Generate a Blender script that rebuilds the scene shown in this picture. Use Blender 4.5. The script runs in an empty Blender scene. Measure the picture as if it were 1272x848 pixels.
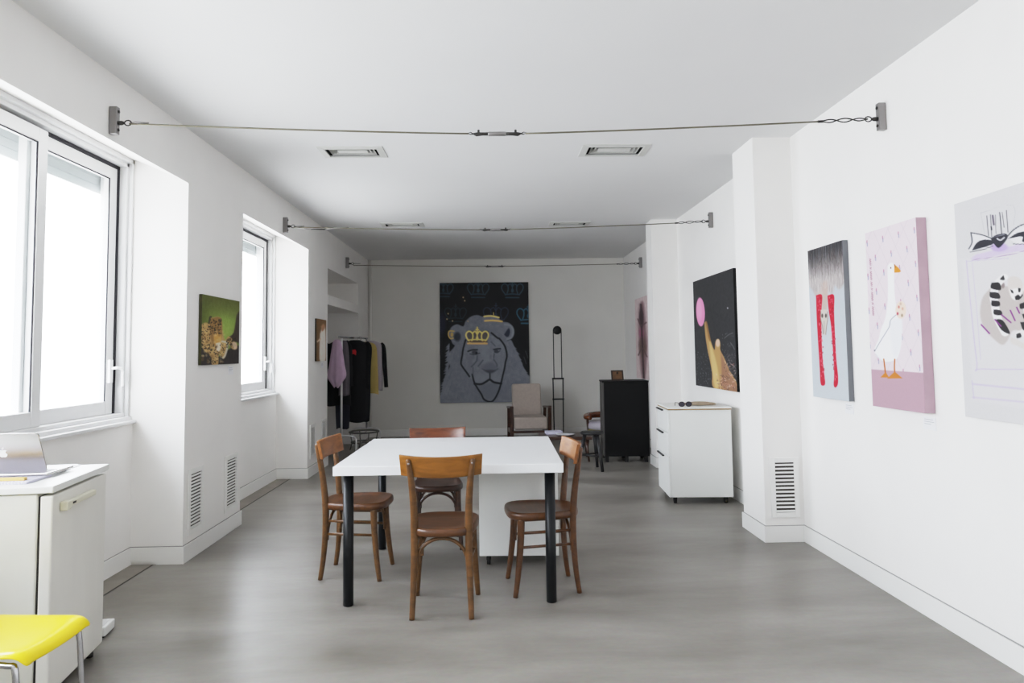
import bpy, bmesh, math, random
import numpy as np
from mathutils import Vector, Matrix
random.seed(7); RNG = np.random.RandomState(11)
PI = math.pi
scene = bpy.context.scene
COL = scene.collection

# ------------------------------------------------------------------ helpers
def s2l(c):
    c = np.asarray(c, dtype=float) / 255.0
    return np.where(c <= 0.04045, c / 12.92, ((c + 0.055) / 1.055) ** 2.4)
def rgb(*c):
    return tuple(float(v) for v in s2l(c)) + (1.0,)

class MB:
    """collects shapes into one mesh"""
    def __init__(self): self.v = []; self.f = []; self.mi = []; self.sm = []
    def add(self, vs, fs, mi=0, smooth=False):
        b = len(self.v); self.v += [tuple(v) for v in vs]
        for f in fs:
            self.f.append([b + i for i in f]); self.mi.append(mi); self.sm.append(smooth)
        return self
    def box(self, x0, x1, y0, y1, z0, z1, M=None, mi=0):
        vs = [Vector(p) for p in ((x0,y0,z0),(x1,y0,z0),(x1,y1,z0),(x0,y1,z0),(x0,y0,z1),(x1,y0,z1),(x1,y1,z1),(x0,y1,z1))]
        if M is not None: vs = [M @ v for v in vs]
        return self.add(vs, [(0,3,2,1),(4,5,6,7),(0,1,5,4),(1,2,6,5),(2,3,7,6),(3,0,4,7)], mi)
    def bar(self, a, b, w, h, mi=0):
        """rectangular bar from a to b"""
        a = Vector(a); b = Vector(b); d = (b - a); L = d.length
        M = Matrix.Translation(a) @ d.to_track_quat('Z', 'Y').to_matrix().to_4x4()
        return self.box(-w/2, w/2, -h/2, h/2, 0, L, M, mi)
    def tube(self, pts, r, n=10, mi=0, caps=True, closed=False, sq=1.0):
        pts = [Vector(p) for p in pts]; N = len(pts)
        rs = [float(q) for q in r] if hasattr(r, '__len__') else [r] * N
        T = []
        for i in range(N):
            if closed: d = pts[(i+1) % N] - pts[i-1]
            else: d = pts[min(i+1, N-1)] - pts[max(i-1, 0)]
            T.append(d.normalized() if d.length > 1e-9 else Vector((0,0,1)))
        ref = Vector((0,0,1)) if abs(T[0].z) < .9 else Vector((1,0,0))
        u = (ref - T[0] * ref.dot(T[0])).normalized(); vs = []
        for i in range(N):
            u = (u - T[i] * u.dot(T[i])).normalized(); w = T[i].cross(u)
            for k in range(n):
                a = 2*PI*k/n
                vs.append(pts[i] + rs[i] * (math.cos(a) * u + math.sin(a) * w * sq))
        fs = []
        for i in range(N if closed else N-1):
            j = (i+1) % N
            for k in range(n):
                fs.append((i*n+k, i*n+(k+1) % n, j*n+(k+1) % n, j*n+k))
        self.add(vs, fs, mi, True)
        if caps and not closed:
            b = len(self.v) - N*n
            self.f.append([b+k for k in range(n)][::-1]); self.mi.append(mi); self.sm.append(False)
            self.f.append([b+(N-1)*n+k for k in range(n)]); self.mi.append(mi); self.sm.append(False)
        return self
    def lathe(self, prof, n=24, M=None, mi=0):
        """prof: (r,z) list about the z axis"""
        vs = []; fs = []
        for r, z in prof:
            for k in range(n):
                a = 2*PI*k/n; vs.append(Vector((r*math.cos(a), r*math.sin(a), z)))
        for i in range(len(prof)-1):
            for k in range(n): fs.append((i*n+k, i*n+(k+1) % n, (i+1)*n+(k+1) % n, (i+1)*n+k))
        fs.append(tuple(range(n))[::-1]); fs.append(tuple((len(prof)-1)*n+k for k in range(n)))
        if M is not None: vs = [M @ v for v in vs]
        return self.add(vs, fs, mi, True)
    def prism(self, poly, z0, z1, M=None, mi=0):
        n = len(poly)
        vs = [Vector((x,y,z0)) for x,y in poly] + [Vector((x,y,z1)) for x,y in poly]
        if M is not None: vs = [M @ v for v in vs]
        return self.add(vs, [tuple(range(n))[::-1], tuple(range(n,2*n))] + [(i,(i+1)%n,n+(i+1)%n,n+i) for i in range(n)], mi)
    def surf(self, P, mi=0, thick=None):
        """grid of points P[i][j] -> smooth sheet"""
        a, b = len(P), len(P[0])
        vs = [p for r in P for p in r]
        fs = [(i*b+j, i*b+j+1, (i+1)*b+j+1, (i+1)*b+j) for i in range(a-1) for j in range(b-1)]
        return self.add(vs, fs, mi, True)
    def build(self, name, mats, parent=None, bevel=0, seg=2, sub=0, solid=0, loc=None, rotz=0, autosm=True):
        me = bpy.data.meshes.new(name)
        me.from_pydata(self.v, [], self.f); me.update()
        if not isinstance(mats, (list, tuple)): mats = [mats]
        for m in mats: me.materials.append(m)
        me.polygons.foreach_set('material_index', self.mi)
        me.polygons.foreach_set('use_smooth', self.sm)
        bm = bmesh.new(); bm.from_mesh(me); bmesh.ops.recalc_face_normals(bm, faces=bm.faces[:]); bm.to_mesh(me); bm.free()
        o = bpy.data.objects.new(name, me); COL.objects.link(o)
        if parent is not None: o.parent = parent
        if loc is not None: o.location = loc
        o.rotation_euler.z = rotz
        if solid:
            m = o.modifiers.new('solid', 'SOLIDIFY'); m.thickness = solid; m.offset = 0
        if bevel:
            m = o.modifiers.new('bevel', 'BEVEL'); m.width = bevel; m.segments = seg; m.limit_method = 'ANGLE'; m.angle_limit = .6
        if sub:
            m = o.modifiers.new('sub', 'SUBSURF'); m.levels = sub; m.render_levels = sub
        return o

def tag(o, label, cat, group=None):
    o['label'] = label; o['category'] = cat
    if group: o['group'] = group
    return o
def thing(name, label, cat, loc=(0,0,0), rotz=0, group=None):
    o = bpy.data.objects.new(name, None); COL.objects.link(o)
    o.empty_display_size = .1; o.location = loc; o.rotation_euler.z = rotz
    return tag(o, label, cat, group)
def struct(o): o['kind'] = 'structure'; return o
def dup(root, loc, rotz, label, scale=1.0):
    r = root.copy(); COL.objects.link(r); r.location = loc; r.rotation_euler.z = rotz; r['label'] = label
    r.scale = (scale,)*3
    for ch in list(root.children):
        c = ch.copy(); COL.objects.link(c); c.parent = r
        for g in list(ch.children):
            d = g.copy(); COL.objects.link(d); d.parent = c
    return r
def smooth_path(pts, k=6):
    """Catmull-Rom through tuples (any length)"""
    P = [np.array(p, float) for p in pts]; out = []
    for i in range(len(P)-1):
        p0 = P[max(i-1,0)]; p1 = P[i]; p2 = P[i+1]; p3 = P[min(i+2,len(P)-1)]
        for j in range(k):
            t = j/k
            out.append(.5*((2*p1)+(-p0+p2)*t+(2*p0-5*p1+4*p2-p3)*t*t+(-p0+3*p1-3*p2+p3)*t**3))
    out.append(P[-1]); return [tuple(float(c) for c in q) for q in out]

# ------------------------------------------------------------------ materials
def mat(name, col, rough=.5, metal=0, spec=.5, noise=0, nscale=8, bump=0, bscale=60, coat=0, stretch=(1,1,1), col2=None):
    m = bpy.data.materials.new(name); m.use_nodes = True
    nt = m.node_tree; b = nt.nodes['Principled BSDF']
    b.inputs['Roughness'].default_value = rough; b.inputs['Metallic'].default_value = metal
    b.inputs['Specular IOR Level'].default_value = spec; b.inputs['Coat Weight'].default_value = coat
    b.inputs['Base Color'].default_value = col
    if noise or bump:
        tc = nt.nodes.new('ShaderNodeTexCoord'); mp = nt.nodes.new('ShaderNodeMapping')
        mp.inputs['Scale'].default_value = stretch
        nt.links.new(tc.outputs['Object'], mp.inputs['Vector'])
    if noise:
        n = nt.nodes.new('ShaderNodeTexNoise'); n.inputs['Scale'].default_value = nscale; n.inputs['Detail'].default_value = 6
        r = nt.nodes.new('ShaderNodeValToRGB')
        c2 = col2 if col2 else tuple(min(1, v*(1+noise)) for v in col[:3]) + (1,)
        r.color_ramp.elements[0].color = col if col2 else tuple(v*(1-noise) for v in col[:3]) + (1,)
        r.color_ramp.elements[1].color = c2
        r.color_ramp.elements[0].position = .3; r.color_ramp.elements[1].position = .7
        nt.links.new(mp.outputs[0], n.inputs['Vector']); nt.links.new(n.outputs['Fac'], r.inputs['Fac'])
        nt.links.new(r.outputs['Color'], b.inputs['Base Color'])
    if bump:
        n2 = nt.nodes.new('ShaderNodeTexNoise'); n2.inputs['Scale'].default_value = bscale; n2.inputs['Detail'].default_value = 4
        bp = nt.nodes.new('ShaderNodeBump'); bp.inputs['Strength'].default_value = bump; bp.inputs['Distance'].default_value = .004
        nt.links.new(mp.outputs[0], n2.inputs['Vector']); nt.links.new(n2.outputs['Fac'], bp.inputs['Height'])
        nt.links.new(bp.outputs['Normal'], b.inputs['Normal'])
    return m
def wood(name, c1, c2, rough=.35, coat=.25):
    m = bpy.data.materials.new(name); m.use_nodes = True
    nt = m.node_tree; b = nt.nodes['Principled BSDF']
    tc = nt.nodes.new('ShaderNodeTexCoord'); mp = nt.nodes.new('ShaderNodeMapping'); mp.inputs['Scale'].default_value = (3, 14, 14)
    n = nt.nodes.new('ShaderNodeTexNoise'); n.inputs['Scale'].default_value = 2.2; n.inputs['Detail'].default_value = 7; n.inputs['Distortion'].default_value = .6
    r = nt.nodes.new('ShaderNodeValToRGB'); r.color_ramp.elements[0].color = c1; r.color_ramp.elements[1].color = c2
    r.color_ramp.elements[0].position = .32; r.color_ramp.elements[1].position = .68
    nt.links.new(tc.outputs['Object'], mp.inputs[0]); nt.links.new(mp.outputs[0], n.inputs['Vector'])
    nt.links.new(n.outputs['Fac'], r.inputs['Fac']); nt.links.new(r.outputs['Color'], b.inputs['Base Color'])
    b.inputs['Roughness'].default_value = rough; b.inputs['Coat Weight'].default_value = coat; b.inputs['Coat Roughness'].default_value = .25
    return m
M = {}
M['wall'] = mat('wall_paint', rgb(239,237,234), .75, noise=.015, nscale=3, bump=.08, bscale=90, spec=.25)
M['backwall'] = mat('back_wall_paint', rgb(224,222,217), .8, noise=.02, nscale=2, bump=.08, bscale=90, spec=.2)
M['ceil'] = mat('ceiling_paint', rgb(226,226,226), .9, noise=.012, nscale=1.5, spec=.1)
M['base'] = mat('skirting_paint', rgb(236,235,232), .5)
M['shadowline'] = mat('painted_shadow_line', rgb(150,148,146), .8)  # grey that paints in the shadow line along the skirting top
M['ventgrey'] = mat('vent_grey', rgb(204,204,200), .6)
M['louvregrey'] = mat('louvre_grey', rgb(172,172,168), .6)
M['white'] = mat('white_lacquer', rgb(232,233,230), .35, noise=.01, nscale=4)
M['cream'] = mat('aged_white_enamel', rgb(220,219,210), .42, noise=.03, nscale=6)
M['creamdoor'] = mat('aged_white_door', rgb(228,226,219), .42, noise=.04, nscale=3, stretch=(2,2,.6))
M['handle'] = mat('ivory_plastic', rgb(222,219,200), .4)
M['tabletop'] = mat('white_laminate', rgb(228,229,230), .3, noise=.015, nscale=5)
M['blackleg'] = mat('black_lacquered_tube', rgb(9,12,15), .36, spec=.3)
M['black'] = mat('black_laminate', rgb(14,14,15), .6, spec=.2, noise=.1, nscale=5)
M['blackside'] = mat('dark_grey_panel', rgb(78,76,73), .5)
M['dark'] = mat('dark_gap', rgb(20,19,19), .8)
M['duct'] = mat('duct_shadow', rgb(70,64,60), .9)
M['blackwood'] = mat('black_painted_wood', rgb(30,30,32), .45, noise=.1)
M['lampmetal'] = mat('black_lamp_metal', rgb(24,24,25), .45, metal=.3)
M['chrome'] = mat('chrome', rgb(205,205,208), .16, metal=1)
M['greymetal'] = mat('grey_metal', rgb(112,110,107), .5, metal=.4)
M['steel'] = mat('brushed_steel', rgb(150,147,146), .38, metal=.85)
M['steeldark'] = mat('dark_steel', rgb(62,60,58), .45, metal=.6)
M['cable'] = mat('steel_wire_rope', rgb(112,108,92), .5, metal=.35)
M['alu'] = mat('white_aluminium', rgb(222,222,222), .4)
M['gasket'] = mat('black_gasket', rgb(24,20,30), .6)
M['yellow'] = mat('yellow_plastic', rgb(246,218,6), .28, coat=.2)
M['laptop'] = mat('anodised_silver', rgb(176,173,170), .26, metal=.9)
M['lapdark'] = mat('laptop_keys', rgb(30,30,32), .5)
M['emblem'] = mat('white_emblem', rgb(250,250,250), .2)
M['paper'] = mat('white_paper', rgb(240,240,244), .7)
M['lilacpaper'] = mat('lilac_grey_paper', rgb(206,204,222), .7)
M['tan'] = mat('tan_cardboard', rgb(214,180,110), .6, noise=.08)
M['shutter'] = mat('roller_shutter', rgb(196,201,201), .6)
M['fabric'] = mat('greige_upholstery', rgb(176,165,156), .9, noise=.05, nscale=30, bump=.2, bscale=200)
M['darkwood'] = wood('dark_walnut', rgb(46,28,20), rgb(74,45,32))
M['chairback'] = wood('honey_beech', rgb(116,74,20), rgb(148,98,36), .33, .12)
M['chairleg'] = wood('brown_beech', rgb(82,54,24), rgb(110,74,36), .38, .1)
M['chairseat'] = wood('dark_beech_plywood', rgb(74,44,20), rgb(102,62,30), .33, .15)
M['redback'] = wood('red_brown_beech', rgb(84,40,16), rgb(122,64,28), .25, .35)
M['redwood'] = wood('red_brown_dark_beech', rgb(50,28,18), rgb(74,44,28), .35, .15)
M['orangeback'] = wood('orange_beech', rgb(112,66,24), rgb(144,92,40), .42, .04)
M['cushion'] = mat('lilac_white_cloth', rgb(178,172,180), .9)
M['yel2'] = mat('pale_yellow_cloth', rgb(190,180,90), .9)
M['lilac'] = mat('lilac_cloth', rgb(194,168,191), .85, noise=.08, nscale=10)
M['grey'] = mat('grey_cloth', rgb(92,86,92), .9, noise=.1, nscale=10)
M['blackcloth'] = mat('black_cloth', rgb(16,16,20), .95)
M['navy'] = mat('navy_cloth', rgb(36,36,48), .95, noise=.1)
M['mustard'] = mat('mustard_cloth', rgb(178,156,92), .9, noise=.06)
M['palegrey'] = mat('pale_grey_cloth', rgb(168,160,166), .9)
M['red'] = mat('red_print', rgb(196,40,48), .7)
M['lens'] = mat('smoked_lens', rgb(50,48,62), .08, coat=.5)
M['tortoise'] = mat('dark_tortoiseshell', rgb(50,26,24), .25)
M['beige'] = mat('beige_straw', rgb(176,160,140), .8, noise=.08, nscale=40)
M['edgewood'] = mat('tan_edge_band', rgb(150,124,84), .5)
M['canvas'] = mat('canvas_side', rgb(205,203,200), .85)
M['frame'] = mat('dark_brown_frame', rgb(44,30,20), .45)

def paint_mat():
    m = bpy.data.materials.new('paint_on_canvas'); m.use_nodes = True
    nt = m.node_tree; b = nt.nodes['Principled BSDF']; a = nt.nodes.new('ShaderNodeAttribute'); a.attribute_name = 'paint'
    nt.links.new(a.outputs['Color'], b.inputs['Base Color']); b.inputs['Roughness'].default_value = .6; b.inputs['Specular IOR Level'].default_value = .3
    return m
M['paint'] = paint_mat()
def glass_mat():
    m = bpy.data.materials.new('window_glass'); m.use_nodes = True
    nt = m.node_tree; nt.nodes.clear()
    o = nt.nodes.new('ShaderNodeOutputMaterial'); mx = nt.nodes.new('ShaderNodeMixShader'); t = nt.nodes.new('ShaderNodeBsdfTransparent')
    g = nt.nodes.new('ShaderNodeBsdfGlossy'); g.inputs['Roughness'].default_value = .02; t.inputs['Color'].default_value = (.96,.98,.98,1)
    mx.inputs[0].default_value = .035
    nt.links.new(t.outputs[0], mx.inputs[1]); nt.links.new(g.outputs[0], mx.inputs[2]); nt.links.new(mx.outputs[0], o.inputs[0])
    return m
M['glass'] = glass_mat()
def floor_mat():
    m = bpy.data.materials.new('polished_concrete'); m.use_nodes = True
    nt = m.node_tree; b = nt.nodes['Principled BSDF']; L = nt.links.new
    tc = nt.nodes.new('ShaderNodeTexCoord'); mp = nt.nodes.new('ShaderNodeMapping'); mp.inputs['Scale'].default_value = (.5,1.5,1); mp.inputs['Rotation'].default_value = (0,0,-.35)
    L(tc.outputs['Object'], mp.inputs[0])
    n1 = nt.nodes.new('ShaderNodeTexNoise'); n1.inputs['Scale'].default_value = 1.3; n1.inputs['Detail'].default_value = 9; n1.inputs['Roughness'].default_value = .62; n1.inputs['Distortion'].default_value = .25
    L(mp.outputs[0], n1.inputs['Vector'])
    r = nt.nodes.new('ShaderNodeValToRGB'); r.color_ramp.elements[0].position = .18; r.color_ramp.elements[1].position = .82
    r.color_ramp.elements[0].color = rgb(94,88,79); r.color_ramp.elements[1].color = rgb(166,162,156)
    L(n1.outputs['Fac'], r.inputs['Fac'])
    n2 = nt.nodes.new('ShaderNodeTexNoise'); n2.inputs['Scale'].default_value = 40; n2.inputs['Detail'].default_value = 3
    L(tc.outputs['Object'], n2.inputs['Vector'])
    mx = nt.nodes.new('ShaderNodeMix'); mx.data_type = 'RGBA'; mx.blend_type = 'MULTIPLY'; mx.inputs[0].default_value = .18
    L(r.outputs['Color'], mx.inputs[6]); L(n2.outputs['Color'], mx.inputs[7]); L(mx.outputs[2], b.inputs['Base Color'])
    r2 = nt.nodes.new('ShaderNodeMapRange'); r2.inputs[1].default_value = .1; r2.inputs[2].default_value = .9; r2.inputs[3].default_value = .28; r2.inputs[4].default_value = .42
    L(n1.outputs['Fac'], r2.inputs[0]); L(r2.outputs[0], b.inputs['Roughness']); b.inputs['Specular IOR Level'].default_value = .45
    bp = nt.nodes.new('ShaderNodeBump'); bp.inputs['Strength'].default_value = .04; L(n2.outputs['Fac'], bp.inputs['Height']); L(bp.outputs[0], b.inputs['Normal'])
    return m
M['floor'] = floor_mat()
M['strip'] = mat('bare_concrete_strip', rgb(140,134,126), .75, noise=.1, nscale=6)

# ------------------------------------------------------------------ painting raster (procedural, per vertex)
class Art:
    """small painter: shapes are given in sketch coordinates and land on a unit canvas through a four-corner map"""
    def __init__(self, w, h, corners, base):
        self.w, self.h = w, h
        src = np.array(corners, float); dst = np.array([(0,0),(1,0),(1,1),(0,1)], float)
        A = []; B = []
        for (u, v), (x, y) in zip(dst, src):        # map uv -> sketch
            A += [[u,v,1,0,0,0,-x*u,-x*v],[0,0,0,u,v,1,-y*u,-y*v]]; B += [x,y]
        H = np.append(np.linalg.solve(np.array(A), np.array(B)), 1).reshape(3,3)
        u, v = np.meshgrid(np.linspace(0,1,w), np.linspace(0,1,h)); self.u, self.vv = u, v
        q = np.stack([u.ravel(), v.ravel(), np.ones(u.size)]); r = H @ q
        self.x = (r[0]/r[2]).reshape(h,w); self.y = (r[1]/r[2]).reshape(h,w)
        self.c = np.zeros((h,w,3)); self.c[:] = base
        self.px = abs(src[1][0]-src[0][0])/w + 1e-6
    def mix(self, a, col):
        a = np.clip(a,0,1)[...,None]; self.c = self.c*(1-a) + np.asarray(col,float)*a
    def sdpoly(self, pts):
        P = np.array(pts,float); d = np.full(self.x.shape, 1e9); s = np.zeros(self.x.shape, bool)
        for i in range(len(P)):
            a, b = P[i], P[(i+1) % len(P)]
            d = np.minimum(d, self.seg(a,b))
            c = (a[1] > self.y) != (b[1] > self.y)
            with np.errstate(divide='ignore', invalid='ignore'):
                xi = (b[0]-a[0])*(self.y-a[1])/((b[1]-a[1]) if b[1] != a[1] else 1e-9) + a[0]
            s ^= c & (self.x < xi)
        return np.where(s, -d, d)
    def seg(self, a, b):
        ex, ey = b[0]-a[0], b[1]-a[1]; L = ex*ex+ey*ey+1e-9
        t = np.clip(((self.x-a[0])*ex+(self.y-a[1])*ey)/L, 0, 1)
        return np.hypot(self.x-a[0]-t*ex, self.y-a[1]-t*ey)
    def poly(self, pts, col, soft=1.0, al=1.0): self.mix(al*np.clip(.5-self.sdpoly(pts)/soft,0,1), col); return self
    def spoly(self, pts, col, soft=1.0, al=1.0):
        return self.poly(smooth_path(list(pts)+[pts[0]], 4)[:-1], col, soft, al)
    def ell(self, cx, cy, rx, ry, col, soft=.15, al=1.0, rot=0):
        X = self.x-cx; Y = self.y-cy; c, s = math.cos(rot), math.sin(rot)
        q = np.hypot((X*c+Y*s)/rx, (-X*s+Y*c)/ry)
        self.mix(al*np.clip((1-q)/soft+.5,0,1), col); return self
    def line(self, pts, w, col, soft=1.0, al=1.0, k=4):
        P = smooth_path(pts,k) if k > 1 and len(pts) > 2 else pts
        d = np.full(self.x.shape,1e9)
        for i in range(len(P)-1): d = np.minimum(d, self.seg(P[i],P[i+1]))
        self.mix(al*np.clip((w/2-d)/soft+.5,0,1), col); return self
    def noise(self, amp, k=1, mask=None):
        n = RNG.randn(self.h//k+2, self.w//k+2)
        n = np.kron(n, np.ones((k,k)))[:self.h,:self.w]
        if k > 1:
            for _ in range(2): n = (n+np.roll(n,k//2,0)+np.roll(n,k//2,1)+np.roll(n,-(k//2),0))/4
        n = n[...,None]*amp
        self.c = self.c + (n if mask is None else n*mask[...,None]); return self

def painting(name, label, art, origin, ux, uz, W, H, depth, side, group=None, cat='painting', solidside=None, gain=1.0):
    """canvas whose top-left front corner is origin; ux along the wall, uz down; normal = towards the room"""
    o = Vector(origin); ux = Vector(ux).normalized(); uz = Vector(uz).normalized(); nrm = ux.cross(uz) * -1
    w, h = art.w, art.h
    c = Vector(o + ux*W/2 + uz*H/2)
    u = art.u.ravel(); v = art.vv.ravel()
    P = np.outer(u*W-W/2, np.array(ux)) + np.outer(v*H-H/2, np.array(uz))
    verts = P.tolist(); faces = []
    for i in range(h-1):
        for j in range(w-1):
            a = i*w+j; faces.append((a, a+w, a+w+1, a+1))
    nf = len(faces); b = len(verts)
    cor = [0, w-1, (h-1)*w+w-1, (h-1)*w]
    for k in cor:
        p = Vector(verts[k]); verts.append(tuple(p)); 
    for k in cor:
        p = Vector(verts[k]) - nrm*depth; verts.append(tuple(p))
    for k in range(4):
        l = (k+1) % 4; faces.append((b+k, b+l, b+4+l, b+4+k))
    faces.append((b+4, b+5, b+6, b+7))
    me = bpy.data.meshes.new(name); me.from_pydata(verts, [], faces); me.update()
    at = me.color_attributes.new('paint', 'FLOAT_COLOR', 'POINT')
    colr = np.ones((len(verts),4)); colr[:w*h,:3] = np.minimum(s2l(np.clip(art.c,0,255))*gain, .93).reshape(-1,3)
    if solidside is not None: colr[w*h:,:3] = s2l(solidside)
    at.data.foreach_set('color', colr.ravel().astype(np.float32))
    me.materials.append(M['paint']); me.materials.append(side)
    mi = np.zeros(len(faces), int); mi[nf:] = 1; me.polygons.foreach_set('material_index', mi)
    ob = bpy.data.objects.new(name, me); COL.objects.link(ob); ob.location = c
    if label: tag(ob, label, cat, group)
    return ob

# ------------------------------------------------------------------ room dimensions (metres)
XL, XN, XR, XP = -1.993, -2.323, 2.118, 1.847
ZC, YB, YF = 2.809, 11.34, -3.2
H1 = 2.452           # lintel underside at the room face
H2 = 2.60            # lintel underside at the window
XO = -2.53           # outer face of the left wall
W1A, W1B = 0.6, 4.656      # first window bay
W0A, W0B = -2.6, -0.2      # bay behind the viewpoint
W2A, W2B = 5.678, 7.685    # second window bay
ALA, ALB = 8.585, 10.53    # alcove
SILL = .905

fl = struct(MB().box(-3.2, 2.7, YF-.3, YB+.3, -.12, 0).build('floor', M['floor']))
VENTS = [(-1.26,-.785,5.045,5.335),(.665,1.168,5.025,5.335),(-1.288,-.795,8.06,8.34),(.67,1.146,8.085,8.365)]
c_ = MB(); holes = [(a+.04,b-.04,c+.035,d-.035) for a,b,c,d in VENTS]
yb = sorted({YF-.3, YB+.3, 6.7} | {q for h in holes for q in h[2:]})
for i in range(len(yb)-1):
    ym = (yb[i]+yb[i+1])/2; xs = -3.2
    for h in sorted(h for h in holes if h[2] < ym < h[3]):
        c_.box(xs, h[0], yb[i], yb[i+1], ZC, ZC+.15); xs = h[1]
    c_.box(xs, 2.7, yb[i], yb[i+1], ZC, ZC+.15)
struct(c_.build('ceiling', M['ceil']))
w = MB()
bays = [(W0A,W0B),(W1A,W1B),(W2A,W2B)]
ys = YF-.2
for a, b in bays:
    w.box(XO, XL, ys, a, 0, ZC)                              # pier
    w.box(XO, XN, a, b, 0, SILL)                             # apron wall under the window
    # lintel with splayed underside
    poly = [(XL,H1),(XL,ZC),(XO,ZC),(XO,H2+.02),(XN-.1,H2+.02),(XN,H2)]
    vs = [(x,a,z) for x,z in poly]+[(x,b,z) for x,z in poly]; n = len(poly)
    w.add(vs, [tuple(range(n)), tuple(range(n,2*n))[::-1]]+[(i,n+i,n+(i+1)%n,(i+1)%n) for i in range(n)])
    ys = b
w.box(XO, XL, ys, ALA, 0, ZC)
w.box(XO, XL, ALB, YB+.2, 0, ZC)
w.box(XO, -2.46, ALA, ALB, 0, ZC)
w.box(-2.46, XL, ALA, ALB, 2.355, ZC)
struct(w.build('wall_left', M['wall']))
w = MB(); w.box(XR, XR+.3, YF-.2, YB+.2, 0, ZC)
w.box(XP, XR, 4.88, 5.30, 0, ZC)            # pilaster
w.box(1.822, XR, 8.0, 8.28, 0, ZC)          # far pilaster
w.box(2.0, XR, 1.7, 2.556, 0, ZC)            # near pilaster
struct(w.build('wall_right', M['wall']))
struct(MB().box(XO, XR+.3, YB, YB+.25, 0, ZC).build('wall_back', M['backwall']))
struct(MB().box(XO, XR+.3, YF-.25, YF, 0, ZC).build('wall_front', M['wall']))
# skirting boards
BH, BT = .108, .012
b = MB()
segs = [(W0B,W1A),(W1B,W2A),(W2B,ALA),(ALB,YB)]
for a, c in segs: b.box(XL, XL+BT, a-BT, c+BT if c < YB else c, 0, BH)
for a, c in bays:
    b.box(XN, XN+BT, a, c, 0, BH)
    for yy0, yy1 in ((c-BT, c), (a, a+BT)):
        poly = [(XN,.018),(XN+.150,.018),(XN+.172,0),(XL,0),(XL,BH),(XN,BH)]
        vs = [(x,yy0,z) for x,z in poly]+[(x,yy1,z) for x,z in poly]; n = len(poly)
        b.add(vs, [tuple(range(n)), tuple(range(n,2*n))[::-1]]+[(i,n+i,n+(i+1)%n,(i+1)%n) for i in range(n)])
b.box(-2.46, -2.46+BT, ALA, ALB, 0, BH)
for a, c in segs: b.box(XL, XL+.006, a-.006, c+.006 if c < YB else c, BH, BH+.004, mi=1)  # thin grey strips: shade above the skirting, put in as colour
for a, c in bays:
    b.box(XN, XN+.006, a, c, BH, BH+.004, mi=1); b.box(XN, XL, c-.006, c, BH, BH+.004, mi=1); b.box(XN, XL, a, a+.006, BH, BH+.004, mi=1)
struct(b.build('baseboard_left', [M['base'], M['shadowline']], bevel=.001, seg=1))
b = MB()
for a, c in ((YF,1.7),(2.556,4.88),(5.30,8.0),(8.28,YB)): b.box(XR-BT, XR, a, c, 0, BH)
for x, a, c in ((XP,4.88,5.30),(1.822,8.0,8.28),(2.0,1.7,2.556)):
    b.box(x-BT, x, a-BT, c+BT, 0, BH); b.box(x, XR-BT, a-BT, a, 0, BH); b.box(x, XR-BT, c, c+BT, 0, BH)
for a, c in ((YF,1.7),(2.556,4.88),(5.30,8.0),(8.28,YB)): b.box(XR-.006, XR, a, c, BH, BH+.004, mi=1)  # same painted shadow strip on the right-hand skirting
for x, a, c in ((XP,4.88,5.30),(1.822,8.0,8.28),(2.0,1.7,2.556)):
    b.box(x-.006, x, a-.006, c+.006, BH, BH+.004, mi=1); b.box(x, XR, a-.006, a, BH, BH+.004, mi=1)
struct(b.build('baseboard_right', [M['base'], M['shadowline']], bevel=.001, seg=1))
struct(MB().box(XL+BT, XR-BT, YB-BT, YB, 0, BH).build('baseboard_back', M['base'], bevel=.003))
# concrete threshold strips in the bays, with a dark joint
t = MB()
for a, c in bays: t.box(XN+BT, -2.178, a+BT, c-BT, -.005, .002); t.box(-2.178, -2.168, a+BT, c-BT, -.005, .0015, mi=1)
struct(t.build('trim_1', [M['strip'], M['duct']]))
# alcove shelf board
struct(MB().box(-2.46, XL+.002, ALA, ALB, 1.915, 2.036).build('trim_2', M['wall'], bevel=.003))
# white conduit in the back corner and a slim cornice
struct(MB().tube([(-1.952,YB-.022,BH),(-1.952,YB-.022,ZC)], .02, 12).build('trim_3', M['backwall']))
struct(MB().box(XL, XR, YB-.02, YB, 2.70, ZC).build('trim_4', M['backwall'], bevel=.006))

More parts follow.
